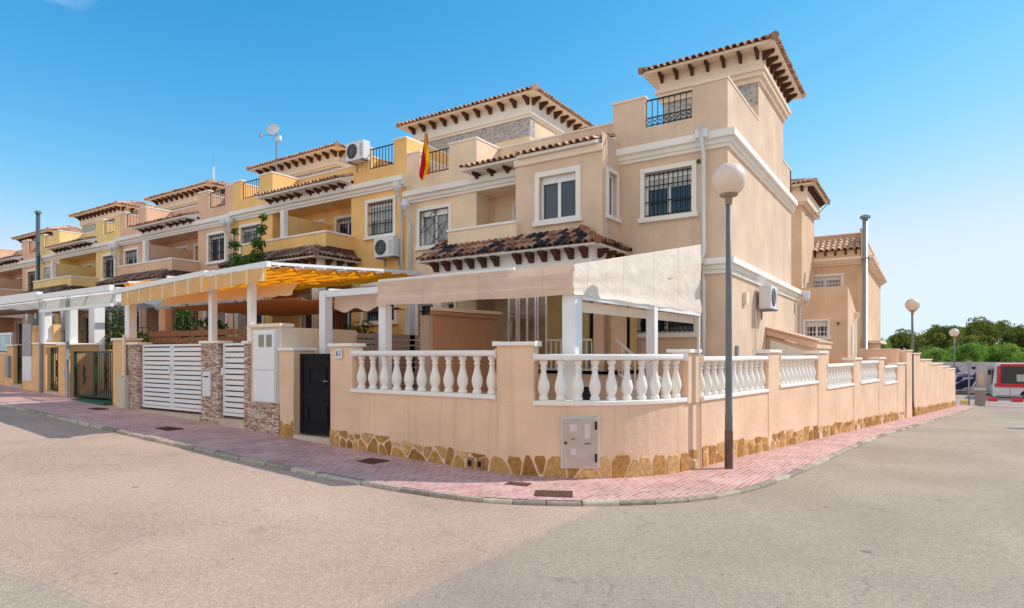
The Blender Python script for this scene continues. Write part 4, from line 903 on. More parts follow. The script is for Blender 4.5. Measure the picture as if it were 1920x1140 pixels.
m = MB(); m.box(-44, -25.3, 7.85, 8.1, 0, 1.8); m.build('wall', STREETO, LW); m = MB(); m.box(-44, -25.3, 7.8, 8.15, 1.8, 1.86); m.build('coping', TRIMC, LW)
m = MB(); m.box(-44, -25.35, 7.97, 7.99, 1.9, 2.45); m.build('glass_screen', plain('pale_blue_screen', (.35, .5, .58), .2, 0, .6, .4, 1.5), LW)
m = MB(); m.box(-44, -25.32, 7.95, 8.01, 2.45, 2.52)
for x in rng(-44, -25.4, 1.5): m.box(x, x+.05, 7.95, 8.01, 1.86, 2.45)
m.build('rail', WHITE, LW)

# ------------------------------------------------------------------ garden interiors
BW = thing('garden_wall', 'ochre terrace wall topped by a thin railing behind the wide iron gate', 'garden wall', (-20, 9.2, .5))
m = MB(); m.box(-26, -17.4, 9.3, 9.5, 0, 1.95); m.build('wall', BACKY, BW); railing(BW, frame((0, 9.4, 0), (1, 0, 0)), -26, -17.4, 1.95, 2.6, DARK, .45, r=.01)
TF = thing('slat_fence', 'brown timber slat screen behind the white double gate', 'fence', (-14.6, 8.35, .4))
m = MB()
for k in range(11): m.box(-17.1, -12.15, 8.34, 8.37, .55+k*.17, .55+k*.17+.13)
m.build('slats', TIMBER, TF)
m = MB(); m.box(-17.1, -15.6, 8.372, 8.40, .5, 2.4); m.build('solid_panel', TIMBER, TF)
for x in (-17.1, -14.6, -12.2): m = MB(); m.box(x, x+.07, 8.38, 8.45, .2, 2.45); m.build('post', TIMBER, TF)
PF = thing('slat_fence', 'beige slatted privacy fence running back from the black gate', 'fence', (-11.3, 8.4, .2))
m = MB()
for k in range(13): m.box(-11.33, -11.3, 9.95, 12.6, .45+k*.145, .45+k*.145+.115)
m.build('slats', PINKSLAT, PF)
for y in (9.95, 11.2, 12.55): m = MB(); m.box(-11.3, -11.24, y, y+.06, .1, 2.36); m.build('post', PINKSLAT, PF)
RP = thing('pillar', 'pinkish stub pillar at the end of the beige slatted fence', 'pillar', (-11.2, 9.9, 0)); pillar(RP, -11.35, -10.95, 9.75, 9.93, 2.3, SALMON)
DB = thing('roller_blind', 'brown roller blind closing the side of the covered terrace', 'blind', (-8.7, 11, .4))
m = MB(); m.box(-8.72, -8.7, 10.05, 12.4, .9, 2.62); m.build('cloth', BROWNB, DB); m = MB(); m.tube([(-8.71, 10, 2.68), (-8.71, 12.42, 2.68)], .06, 10); m.build('roller', BROWNB, DB)
m = MB(); m.box(-8.8, -8.62, 9.85, 12.5, .1, .9); tag(m.build('divider_wall', PINK, None), 'low pink wall under the brown roller blind', 'low wall')
# porch of the corner house: raised floor, white railing, stairs, glazed doors
PR = thing('porch', 'raised porch with white railing and steps under the corner house awning', 'porch', (-7, 13, 0))
m = MB(); m.box(-8.6, -5.75, 12.75, 14.2, -.4, 1.35); m.build('porch_base', PINK, PR)
m = MB(); skin(m, frame((0, 14.12, 0), (1, 0, 0)), -8.6, -5.8, 1.41, 3.6, [(-7.1, -6.75, 1.45, 3.3), (-6.2, -5.98, 1.45, 3.2)], .1); m.build('porch_wall', YELLOW, PR)
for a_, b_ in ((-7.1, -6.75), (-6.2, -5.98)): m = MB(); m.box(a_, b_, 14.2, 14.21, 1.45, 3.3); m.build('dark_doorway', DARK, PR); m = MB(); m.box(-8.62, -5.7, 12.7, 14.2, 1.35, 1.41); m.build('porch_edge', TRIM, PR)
railing(PR, frame((0, 12.8, 0), (1, 0, 0)), -7.55, -6.35, 1.41, 2.13, WHITE, .13, r=.02)
m = MB()
for k in range(5): m.box(-5.75+k*.28, -5.75+(k+1)*.28, 12.8, 13.9, -.4, 1.3-.24*(k+1))
m.build('steps', TRIMC, PR)
m = MB(); p0, p1 = Vector((-5.75, 12.8, 2.13)), Vector((-4.4, 12.8, 1.0)); m.bar(p0, p1, .045); m.bar(p0-Vector((0, 0, .7)), p1-Vector((0, 0, .7)), .04)
for k in range(10): q = p0.lerp(p1, k/9); m.bar(q, q-Vector((0, 0, .7)), .028)
m.build('stair_railing', WHITE, PR)
for x in (-6.3, -5.86): m = MB(); m.box(x, x+.26, 12.78, 13.04, 1.41, 3.56); m.build('column', PINK, PR)
GD = thing('glazed_door', 'folding white framed glass doors at the side of the porch', 'door', (-8.1, 12.7, 1.4))
for k in range(4):
    a = -8.6+k*.27; m = MB(); y = 12.72+(k % 2)*.05; m.box(a, a+.035, y, y+.04, 1.1, 3.3); m.box(a+.225, a+.26, y, y+.04, 1.1, 3.3); m.box(a+.035, a+.225, y, y+.04, 1.1, 1.2); m.box(a+.035, a+.225, y, y+.04, 3.22, 3.3); f_ = m.build('door_leaf', WHITE, GD)
    m = MB(); m.quad((a+.035, y+.02, 1.2), (a+.225, y+.02, 1.2), (a+.225, y+.02, 3.22), (a+.035, y+.02, 3.22)); m.build('glass', glass_mat('yellow_reflection_glass', (.30, .22, .12), .1) if 'yellow_reflection_glass' not in MATS else MATS['yellow_reflection_glass'], f_)  # yellowish reflection of the interior is put into the glass colour
# white pot and furniture glimpsed between the balusters
def chair_set(x, y, z, label):
    t = thing('garden_chair', label, 'chair', (x, y, z), 'dark garden chairs on the corner terrace'); m = MB(); m.box(x-.24, x+.24, y-.24, y+.24, z+.42, z+.47); m.build('seat', DARK, t)
    m = MB(); m.prism([(y+.2, z+.47), (y+.24, z+.47), (y+.32, z+.92), (y+.28, z+.92)], x-.24, x+.24, lambda p, q, r_: (r_, p, q)); m.build('backrest', DARK, t)
    for a in (-.21, .21):
        for b in (-.21, .21): m = MB(); m.bar((x+a, y+b, z), (x+a, y+b, z+.42), .035); m.build('leg', DARK, t)
chair_set(-6.9, 10.2, .2, 'dark garden chair seen left of the centre pillar through the balusters'); chair_set(-5.9, 11.3, .2, 'dark garden chair beside the porch steps behind the curved balustrade')
m = MB(); m.lathe((-4.75, 11.2, .2), [(.16, 0), (.2, .1), (.26, .45), (.3, .5), (.27, .52), (.2, .45)], 18); pot = m.build('plant_pot', TRIM, None, smooth=True); tag(pot, 'white plant pot on the terrace behind the curved balustrade', 'plant pot')
struct('terrace_floor', MB().box(-11.2, -3.5, 8.1, 14.2, -.4, .2), YARDM) if False else None

# ------------------------------------------------------------------ pergolas and awnings
def cloth(mesh_fn, nu, nv, name, mat, parent, solid=0):
    m = MB(); idx = [[m.p(mesh_fn(i/nu, j/nv)) for j in range(nv+1)] for i in range(nu+1)]
    for i in range(nu):
        for j in range(nv): m.face(idx[i][j], idx[i+1][j], idx[i+1][j+1], idx[i][j+1])
    return m.build(name, mat, parent, smooth=True, solid=solid)
PA = thing('pergola', 'white framed pergola with beige pink fabric over the corner terrace', 'pergola', (-7.5, 10, 0))
def post(t, x0, x1, y0, y1, z0, z1, mat=WHITE): return MB().box(x0, x1, y0, y1, z0, z1).build('post', mat, t, bevel=.008)
post(PA, -4.73, -4.5, 8.5, 8.74, -.2, 2.76); post(PA, -8.70, -8.52, 8.45, 8.63, -.2, 2.72); post(PA, -10.42, -10.24, 8.45, 8.65, -.2, 3.1)
post(PA, -4.42, -4.25, 11.2, 11.38, -.2, 2.7); post(PA, -4.19, -4.14, 13.6, 13.68, -.2, 4.2); post(PA, -8.95, -8.72, 9.9, 10.1, .1, 2.62, PINKSLAT)
m = MB(); m.box(-10.44, -8.62, 8.48, 8.6, 2.97, 3.1); m.build('front_beam', WHITE, PA); m = MB(); m.box(-8.62, -4.45, 8.5, 8.58, 3.1, 3.16); m.build('front_beam', WHITE, PA)
m = MB(); m.bar((-4.5, 8.7, 2.7), (-4.16, 13.65, 2.68), .08, .09); m.build('side_beam', WHITE, PA)
m = MB(); m.bar((-4.50, 8.5, 3.13), (-4.2, 13.65, 4.17), .04, .04); m.build('side_rafter', WHITE, PA)
zr = lambda y: 3.15+(y-8.5)*.05
for x in (-10.3, -8.6, -7.2, -5.8): m = MB(); m.bar((x, 8.6, zr(8.5)-.04), (x, 12.3, zr(12.3)-.04), .06, .09); m.build('rafter', WHITE, PA)
m = MB(); m.bar((-8.68, 9.95, 2.76), (-8.66, 12.5, 2.8), .06, .07); m.build('tie_beam', TRIMC, PA)
def vfold(a, b, z0, z1, y, amp=.02, k=14):
    return lambda u, v: (a+(b-a)*u, y+amp*math.sin(v*5+u*2)*(v)+.008*math.sin(u*k*3)-.012*max(0, 1-abs(v-.42)*12), z0+(z1-z0)*(1-v)+.01*math.sin(u*k)*v)
cloth(vfold(-8.68, -4.475, 2.71, 3.17, 8.40), 60, 24, 'front_valance', F_PINK, PA)
m = MB(); m.box(-8.7, -5.6, 8.44, 8.5, 3.17, 3.22); m.build('gutter_rail', WHITE, PA)
cloth(lambda u, v: (-10.22+1.6*u, 8.68, 2.99-.3*v+.04*math.cos(u*2*math.pi*2.5)*(v > .9)), 40, 10, 'scalloped_valance', F_PINK, PA)
def sidecloth(u, v):
    y = 8.40+(13.65-8.40)*u; x = -4.46+.34*u; top = 3.17+1.04*u; bot = 2.71+.0*u
    return (x+.02*math.sin(v*7)*(1-.5*u)*v+.006*math.sin(u*26)+.012*math.sin(u*9+v*4)*v+.01*math.sin(v*19+u*3)*v*v, y, top+(bot-top)*v+.008*math.sin(u*30)*v)
cloth(sidecloth, 60, 36, 'side_curtain', F_PINKS, PA)
cloth(lambda u, v: (-10.4+5.9*u, 8.6+3.7*v, zr(8.6+3.7*v)-.05-.07*abs(math.sin(v*math.pi*6))), 30, 72, 'roof_fabric', F_PINKR, PA)
cloth(lambda u, v: (-5.7+1.5*u, 11.9+1.75*v, (3.3+.75*v)*u+(3.25+.1*v)*(1-u)-.05*abs(math.sin(v*math.pi*3))), 8, 30, 'roof_fabric', F_PINKR, PA)
cloth(lambda u, v: (-4.6+.36*u, 8.8+4.7*u, 2.64-.17*v+.0*u), 30, 3, 'inner_valance', F_BEIGE, PA)

PB = thing('pergola', 'white framed pergola with a gold striped awning over the slatted gates', 'pergola', (-14.5, 9, 0))
post(PB, -17.34, -17.12, 7.85, 8.05, 2.22, 3.4); post(PB, -17.22, -17.15, 7.74, 7.8, .3, 2.3, TRIMC); post(PB, -13.6, -13.46, 7.93, 8.07, 2.1, 3.6); post(PB, -12.12, -11.98, 7.93, 8.07, 2.08, 3.6); post(PB, -17.1, -16.8, 8.6, 8.8, .3, 3.0, SALMON)
post(PB, -14.0, -13.75, 11.8, 12.0, .2, 3.0, TIMBER); post(PB, -11.5, -11.3, 12.1, 12.3, .2, 3.8)
m = MB(); m.bar((-17.6, 7.72, 3.42), (-13.3, 7.72, 3.6), .1, .12); m.bar((-13.28, 7.72, 3.56), (-11.05, 7.72, 3.62), .1, .12); m.build('front_beam', WHITE, PB)
for x in (-11.08, -13.2, -15.1, -17.0): m = MB(); m.bar((x, 7.78, 3.64), (x, 12.3, 3.95), .05, .06); m.build('rafter', WHITE, PB)
for k in range(8): m = MB(); y = 7.95+k*.58; m.bar((-17.1, y, 3.6+k*.04), (-11.02, y, 3.6+k*.04), .03, .03); m.build('cross_rod', WHITE, PB)
cloth(lambda u, v: (-17.2+6.1*u, 7.75+4.6*v, 3.6+.31*v-.13*abs(math.sin(v*math.pi*8))+.02*math.sin(u*40+v*9)), 20, 96, 'roof_fabric', F_GOLDR, PB)
cloth(lambda u, v: (-17.1+3.85*u, 7.66+.015*math.sin(u*44), 3.36+.17*u-(.34)*v), 60, 4, 'valance', F_GOLD, PB)
cloth(lambda u, v: (-13.2+2.15*u, 7.66+.015*math.sin(u*24), 3.52+.04*u-(.32-.05*u)*v+.015*math.sin(u*24)*v), 40, 4, 'valance', F_GOLD, PB)
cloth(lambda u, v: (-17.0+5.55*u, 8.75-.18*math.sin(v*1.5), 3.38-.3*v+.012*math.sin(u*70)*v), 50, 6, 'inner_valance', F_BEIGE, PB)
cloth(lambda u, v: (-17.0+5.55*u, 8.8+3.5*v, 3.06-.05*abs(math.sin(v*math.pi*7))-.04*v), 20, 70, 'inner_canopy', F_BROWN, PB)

PC = thing('pergola', 'white painted pergola with pale fabric at the left over the ochre wall', 'pergola', (-21, 8, 0))
post(PC, -22.75, -22.5, 7.9, 8.1, 2.16, 3.5); post(PC, -20.95, -20.7, 7.9, 8.1, 2.12, 3.5); post(PC, -22.38, -22.3, 7.7, 7.78, .6, 3.4, GREY); post(PC, -20.52, -20.44, 7.7, 7.78, .5, 3.4, GREY); post(PC, -22.0, -21.6, 8.9, 9.2, .5, 3.4)
m = MB(); m.box(-27.5, -22.2, 7.6, 7.75, 3.42, 3.68); m.build('front_beam', WHITE, PC); m = MB(); m.box(-22.2, -17.65, 7.62, 7.74, 3.45, 3.6); m.build('front_beam', WHITE, PC); m = MB(); m.box(-22.2, -17.65, 7.66, 7.72, 3.05, 3.13); m.build('lower_beam', WHITE, PC)
for k in range(7): m = MB(); x = -27.3+k*1.6; m.bar((x, 7.8, 3.5), (x, 12.2, 3.75), .08, .12); m.build('rafter', WHITE, PC)
cloth(lambda u, v: (-27.4+5.2*u, 7.85+4.2*v, 3.42+.2*v-.08*abs(math.sin(v*math.pi*6))), 16, 60, 'roof_fabric', F_WHITE, PC)
cloth(lambda u, v: (-22.1+4.4*u, 10.9+1.2*v, 3.5+.1*v-.2*abs(math.sin(v*math.pi*4))), 10, 48, 'folded_fabric', F_WHITE, PC)
cloth(lambda u, v: (-22.1+4.4*u, 7.8, 3.42-.28*v), 8, 2, 'valance', F_WHITE, PC)
for k in range(3): m = MB(); m.box(-26.5+k*3.4, -26.2+k*3.4, 11.6, 11.9, .6, 3.5); m.build('post', WHITE, PC)
PD = thing('pergola', 'farthest pale pergola beams at the left edge of the street', 'pergola', (-34, 8, 0))
m = MB(); m.box(-42, -28, 7.7, 7.85, 3.6, 3.8); m.build('front_beam', WHITE, PD)
for x in (-41.5, -36.5, -31.5, -28.3): post(PD, x, x+.2, 7.75, 7.95, .8, 3.6)
cloth(lambda u, v: (-42+14*u, 7.8+4.5*v, 3.6+.2*v), 8, 8, 'roof_fabric', F_BROWN, PD)

# ------------------------------------------------------------------ air conditioners, pipes, dishes, flag
def ac(x, y, z, rot, label, bracket=True, w_=.82, h=.6, d=.3):
    t = thing('air_conditioner', label, 'air conditioner', (x, y, z), 'outdoor air conditioning units'); T = Matrix.Translation((x, y, z)) @ Matrix.Rotation(rot, 4, 'Z')
    m = MB(); m.M = T; m.box(-w_/2, w_/2, -d, 0, 0, h); m.build('casing', WHITEM, t, bevel=.015)
    m = MB(); m.M = T @ Matrix.Translation((-w_*.14, -d-.004, h/2)) @ Matrix.Rotation(R(90), 4, 'X'); m.lathe((0, 0, 0), [(h*.4, 0), (h*.4, .006)], 28); m.build('fan_opening', DARK, t)
    m = MB(); m.M = T
    for r in (.1, .17, .24, .31, .385): m.tube([(-w_*.14+h*r*math.cos(q*math.pi/12), -d-.014, h/2+h*r*math.sin(q*math.pi/12)) for q in range(25)], .004, 4)
    for q in range(8): m.bar((-w_*.14, -d-.014, h/2), (-w_*.14+h*.39*math.cos(q*math.pi/4), -d-.014, h/2+h*.39*math.sin(q*math.pi/4)), .007)
    m.build('fan_guard', GREY, t)
    m = MB(); m.M = T
    for k in range(9): m.box(w_*.3, w_*.45, -d-.008, -d, h*.15+k*h*.08, h*.15+k*h*.08+.014)
    m.build('louvres', GREY, t)
    if bracket:
        for sx in (-.3, .3): m = MB(); m.M = T; m.box(sx-.02, sx+.02, -d-.03, .09, -.04, 0); m.box(sx-.02, sx+.02, .06, .09, -.25, -.04); m.build('bracket', STEEL, t)
    return t
ac(-14.05, YF-.09, 4.83, 0, 'white air conditioner on the ochre wall below the barred window')
ac(-15.35, YF-.09, 8.06, 0, 'white air conditioner high up at the ochre roof parapet against the sky')
ac(-3.61, 17.35, 2.98, R(90), 'beige white air conditioner on the lit side wall of the corner house')
ac(-43.3, YF+.7, 4.95, 0, 'small air conditioner in the shaded balcony recess of the far salmon house')
m = MB(); m.tube([(-3.66, 16.85, 2.95), (-3.66, 16.85, .2)], .018, 6); tag(m.build('refrigerant_pipe', TRIMC, None), 'thin pipe running down the side wall below the air conditioner', 'pipe')
for k, (x, z1, z0) in enumerate(((-13.62, 7.1, 3.5), (-13.2, 6.5, 3.5), (-22.5, 7.1, 3.8), (-22.85, 7.1, 3.8), (-31.75, 7.0, 3.9), (-32.1, 7.0, 3.9))):
    lab = ['white downpipe on the ochre side of the ochre and cream boundary', 'white downpipe on the cream side of the ochre and cream boundary', 'white downpipe at the left end of the ochre houses', 'white downpipe at the right end of the salmon houses', 'white downpipe at the left end of the salmon houses', 'white downpipe at the right end of the pale yellow houses'][k]
    t = thing('downpipe', lab, 'downpipe', (x, YF-.1, z0), 'white downpipes between the house pairs')
    MB().tube([(x, YF-.28, z1-.2), (x, YF-.28, z1-.45), (x, YF-.1, z1-.65), (x, YF-.1, z0)] if k else [(x+.05, YF-.28, 7.0), (x+.05, YF-.28, 6.75), (x+.05, YF-.1, 6.5), (x+.05, YF-.1, 4.4), (x-.5, YF-.1, 3.95), (x-2.6, YF-.1, 3.85)], .05, 10).build('pipe', WHITEM, t, smooth=True)
    m = MB(); m.lathe((x+(0 if k else .05), YF-.28, z1-.3), [(.06, 0), (.13, .12), (.13, .3), (.05, .3)], 12); m.build('hopper', WHITEM, t)
FL = thing('flue', 'tall dark metal flue rising between the salmon and yellow houses', 'chimney pipe', (-40.6, 14, 3))
m = MB(); m.tube([(-40.6, 13.95, 3), (-40.6, 13.95, 9.55)], .1, 14); m.build('pipe', STEEL if False else plain('dark_flue_metal', (.12, .15, .17), .4, .4), FL, smooth=True)
m = MB(); m.lathe((-40.6, 13.95, 9.5), [(.11, 0), (.17, .05), (.17, .12), (.08, .18)], 14); m.build('cowl', STEEL, FL); m = MB(); m.lathe((-40.6, 13.95, 7.2), [(.115, 0), (.115, .05)], 14); m.build('collar', STEEL, FL)
FR = thing('flue', 'tall grey metal flue on the corner of the rear house', 'chimney pipe', (-2.25, 32.1, -1))
m = MB(); m.tube([(-2.3, 32.15, -1.5), (-2.3, 32.15, 7.95)], .11, 14); m.build('pipe', plain('pale_flue_metal', (.5, .49, .48), .35, .5), FR, smooth=True); m = MB(); m.lathe((-2.3, 32.15, 7.9), [(.14, 0), (.22, .03), (.22, .12), (.1, .18)], 14); m.build('cowl', STEEL, FR)
for z in (1.9, 6.1): m = MB(); m.box(-2.45, -2.15, 32.0, 32.5, z, z+.06); m.build('bracket', STEEL, FR)
def flag():
    t = thing('flag', 'red and yellow striped flag hanging from the cream house roof railing', 'flag', (-12.35, 13.9, 7.0))
    m = MB(); m.tube([(-12.5, 14.3, 7.3), (-12.25, 13.85, 8.35)], .014, 6); m.build('flagpole', STEEL, t)
    m, n, b = base_mat('flag_cloth', (.8, .1, .05, 1), .85); TINTED.add('flag_cloth'); at = N(n, 'Attribute', attribute_name='tint'); r = N(n, 'ValToRGB'); r.color_ramp.interpolation = 'CONSTANT'; e = r.color_ramp.elements
    e[0].color = (.62, .02, .02, 1); e[1].position = .3; e[1].color = (.9, .52, .02, 1); q = e.new(.8); q.color = (.62, .02, .02, 1); L(n, at.outputs['Fac'], r.inputs[0]); L(n, r.outputs[0], b.inputs['Base Color'])
    tr = N(n, 'BsdfTranslucent'); L(n, r.outputs[0], tr.inputs['Color']); ms = N(n, 'MixShader'); ms.inputs[0].default_value = .45; L(n, b.outputs[0], ms.inputs[1]); L(n, tr.outputs[0], ms.inputs[2]); L(n, ms.outputs[0], n.nodes['Material Output'].inputs[0])
    k = MB(); nu, nv = 28, 40
    def f(u, v):                                                          # u across the stripes, v down; the cloth hangs in folds
        wd = .05+.24*min(1, v*1.5); ax = Vector((.86, .5, 0)); side = Vector((-.5, .86, 0)); c0 = Vector((-12.30, 13.84, 8.33-1.36*v))
        fold = math.sin(u*9+v*5)*.05*(.3+v)+.03*math.sin(v*11)
        return c0+ax*((u-.5)*wd+.025*math.sin(v*5)*v)+side*fold+Vector((0, 0, .10*(u-.4)**2*4*v-.05*math.sin(u*6)*v))
    idx = [[k.p(f(i/nu, j/nv)) for j in range(nv+1)] for i in range(nu+1)]
    for i in range(nu):
        for j in range(nv): k.tint = min(1, max(0, (i+.5)/nu*.9+.14*math.sin(j/nv*6+1))); k.face(idx[i][j], idx[i+1][j], idx[i+1][j+1], idx[i][j+1])
    k.build('cloth', m, t, smooth=True)
flag()
DS = thing('satellite_dish', 'white satellite dish on a thin mast above the ochre house roofs', 'satellite dish', (-22.3, 16.2, 8.3))
m = MB(); m.tube([(-22.4, 16, 8.4), (-22.4, 16, 11.0)], .03, 8); m.build('mast', STEEL, DS)
m = MB(); m.M = Matrix.Translation((-22.45, 15.9, 11.05)) @ Matrix.Rotation(R(35), 4, 'Z') @ Matrix.Rotation(R(75), 4, 'X'); m.lathe((0, 0, 0), [(.02, 0), (.1, .012), (.18, .035), (.25, .07), (.25, .08), (.18, .045), (.02, .012)], 22); m.build('dish', WHITEM, DS, smooth=True)
m = MB(); m.bar((-22.45, 15.9, 10.85), (-22.65, 15.45, 10.75), .02); m.box(-22.7, -22.6, 15.4, 15.5, 10.7, 10.82); m.build('feed_arm', GREY, DS)
m = MB(); m.box(-22.38, -22.12, 15.95, 16.05, 10.6, 10.8); m.build('mount', WHITEM, DS)
AN = thing('antenna', 'thin vertical rod antenna on the salmon house roof', 'antenna', (-30.4, 18, 9))
m = MB(); m.tube([(-30.4, 18, 9.5), (-30.4, 18, 12.0)], .025, 6); m.build('rod', STEEL, AN); m = MB(); m.tube([(-30.4, 18, 9.9), (-30.4, 18, 11.4)], .05, 8); m.build('sleeve', WHITEM, AN)
AT = thing('antenna', 'spindly aerial on arms beside the rear house tower', 'antenna', (-4, 28.9, 7.8))
m = MB(); m.tube([(-4.3, 28.9, 7.7), (-3.75, 28.9, 7.75), (-3.4, 28.9, 8.1)], .02, 6); m.tube([(-3.75, 28.9, 7.75), (-3.75, 28.9, 7.45)], .02, 6); m.build('arm', STEEL, AT); m = MB(); m.lathe((-3.4, 28.9, 8.05), [(.07, 0), (.07, .12)], 8); m.build('head', STEEL, AT)

# ------------------------------------------------------------------ rear house and shed
RH = thing('rear_house', 'peach rear house with tiled ledge, small roof tower and lower block beyond the corner house', 'house', (-4, 33, -1))
m = MB(); T = frame((0, 32.5, 0), (1, 0, 0)); skin(m, T, -8, -2.3, -2.5, 6.0, [(-4.65, -3.3, 4.3, 5.45)]); m.box(-8, -2.3, 32.75, 43.5, -3, 6.0); m.quad((-2.3, 32.5, -2.5), (-2.3, 32.75, -2.5), (-2.3, 32.75, 6), (-2.3, 32.5, 6)); m.build('wall', PEACH, RH)
window(RH, T, -4.65, -3.3, 4.3, 5.45, 'barsw', trim=TRIM, glass=GLASSW)
m = MB()
for z0, z1, o_ in ((5.92, 6.02, .1), (6.02, 6.12, .22), (6.12, 6.25, .34)): m.box(-8, -2.3+o_, 32.5-o_, 43.5+o_, z0, z1)
m.build('cornice', TRIMC, RH)
m = MB(); m.box(-8, -2.35, 33.6, 33.8, 6.2, 7.5); m.box(-2.5, -2.35, 32.55, 43, 6.25, 7.1); m.box(-2.5, -2.3, 32.52, 33.6, 6.25, 7.5); m.build('parapet', PEACH, RH); m = MB(); m.box(-8, -2.3, 33.55, 33.85, 7.5, 7.56); m.box(-2.55, -2.3, 32.5, 33.55, 7.5, 7.56); m.box(-2.55, -2.3, 33.86, 43, 7.1, 7.15); m.build('coping', TRIMC, RH)
m = MB(); tiles(m, (-8, 32.3, 6.62), (1, 0, 0), (0, math.cos(.5), math.sin(.5)), 5.5, 1.35, seed=90, w=.24, r=.1, lo=.5); m.build('ledge_roof', TILE_T, RH)
m = MB(); m.box(-8, -2.52, 32.42, 32.6, 6.25, 6.6); m.build('frieze', PEACH, RH)
for k in range(7): corbel(RH, (-5.2+k*.42, 32.42, 6.58), 0, .14, .2, .07)
m = MB(); m.box(-2.3, -1.95, 32.4, 37, 2.1, 2.3); m.box(-2.3, -1.7, 32.2, 37.2, 2.3, 2.42); m.build('floor_cornice', TRIMC, RH)
# tower
m = MB(); m.box(-8, -4.45, 29.1, 32.6, 3, 9.0); m.build('tower', PEACH, RH); m = MB(); m.box(-8.1, -4.3, 28.95, 32.7, 8.2, 8.3); m.box(-8.2, -4.2, 28.85, 32.8, 8.3, 8.92); m.build('tower_cornice', TRIMC, RH)
hip_roof(RH, -8.6, -3.85, 28.5, 32.7, 9.0, R(19), TILE_T, 95)
for k in range(9): corbel(RH, (-4.2, 29.0+k*.44, 8.93), R(90), .25, .2, .1)
for k in range(3): corbel(RH, (-5.4+k*.5, 28.85, 8.93), 0, .25, .2, .1)
# lower block in front
m = MB(); T = frame((0, 26, 0), (1, 0, 0)); skin(m, T, -8, -2.62, -2.5, 4.33, [(-3.85, -3.08, 2.42, 3.05)])
m.prism([(26, -2.5), (26, 4.33), (30.2, 3.3), (30.2, -2.5)], -2.62, -2.42, lambda p, q, t: (t, p, q)); m.box(-8, -2.63, 26.02, 26.25, 4.2, 4.325)
m.build('lower_block', PEACH, RH); window(RH, T, -3.85, -3.08, 2.42, 3.05, 'barsw', trim=WHITE, tw=.07)
m = MB(); m.box(-2.42, -2.36, 27.2, 27.6, 1.8, 2.9); m.build('side_window', WHITE, RH); m = MB(); m.box(-2.42, -2.25, 28.6, 28.75, 3.25, 3.5); m.build('wall_lamp', TRIMC, RH)
pipe(RH, [(-2.3, 28.9, 3.2), (-2.3, 28.9, -1)], .05)
m = MB(); m.box(-2.75, -2.7, 25.9, 26, 2.9, 3.0); m.build('wall_socket', RUST, RH)
SH = thing('shed', 'lean-to peach shed with white sheet front against the corner house side wall', 'shed', (-3, 18.5, -.3))
m = MB(); m.prism([(-3.69, -1), (-3.69, 2.32), (-2.62, 1.97), (-2.45, 1.97), (-2.45, -1)], 18.3, 18.45, lambda p, q, t: (p, t, q)); m.prism([(-2.6, -1), (-2.6, 1.95), (-2.46, 1.95), (-2.46, -1)], 18.45, 21, lambda p, q, t: (p, t, q)); m.build('wall', PEACH, SH)
m = MB(); m.prism([(-3.69, 2.33), (-3.69, 2.5), (-2.4, 2.12), (-2.4, 1.96)], 18.2, 21.1, lambda p, q, t: (p, t, q)); m.build('roof', PEACH, SH); m = MB(); m.prism([(-3.69, 2.505), (-3.69, 2.55), (-2.36, 2.16), (-2.36, 2.115)], 18.15, 21.15, lambda p, q, t: (p, t, q)); m.build('roof_tiles', TILE_T, SH)
m = MB(); m.prism([(-3.6, 1.0), (-3.6, 2.2), (-2.7, 1.9), (-2.7, 1.0)], 18.26, 18.298, lambda p, q, t: (p, t, q)); m.build('white_sheet', TRIM, SH)

# ------------------------------------------------------------------ street lamps
GLOBE, gn, gb = base_mat('opal_globe', srgb(236, 214, 196), .35, 0, .4); gb.inputs['Subsurface Weight'].default_value = .3; gb.inputs['Subsurface Radius'].default_value = (.1, .1, .1)
def lamp(x, y, zb, label, H=4.52, r=.28):
    t = thing('street_lamp', label, 'street lamp', (x, y, zb), 'globe street lamps on grey poles')
    m = MB(); m.lathe((x, y, zb), [(.062, 0), (.062, .9), (.058, .92), (.05, 2.5), (.045, H)], 20); m.build('pole', plain('grey_pole_paint', (.17, .18, .19), .5, .1, .4, .2, 2), t, smooth=True)
    m = MB(); m.lathe((x, y, zb), [(.068, 0), (.068, .62), (.064, .64)], 20); m.build('rusty_foot', plain('rusted_pole_foot', (.17, .11, .085), .7, .3, .3, .3, 9), t)
    m = MB(); m.lathe((x, y, zb+H), [(.055, -.12), (.06, 0), (.14, .02), (.15, .05), (.06, .06)], 20); m.build('collar', plain('tan_collar', (.33, .24, .16), .6), t, smooth=False)
    m = MB(); k = 14; m.lathe((x, y, zb+H+.03+r*.93), [(max(.002, r*math.sin(math.pi*q/k)), -r*math.cos(math.pi*q/k)) for q in range(2, k+1)], 32); m.build('globe', GLOBE, t, smooth=True); return t
l1 = lamp(-2.74, 10.62, g(-2.74, 10.62), 'tall globe street lamp in front of the curved corner wall')
for (x, y, lab) in ((-.5, 31.84, 'globe street lamp halfway along the side wall'), (1.53, 50.47, 'farthest globe street lamp against the trees'), (6.16, 31.6, 'unseen globe street lamp added beyond the right edge for its road shadow')):  # last lamp is added out of view to drop a shadow on the road
    c = copy_tree(l1); c.location = (x, y, g(x, y)); c['label'] = lab

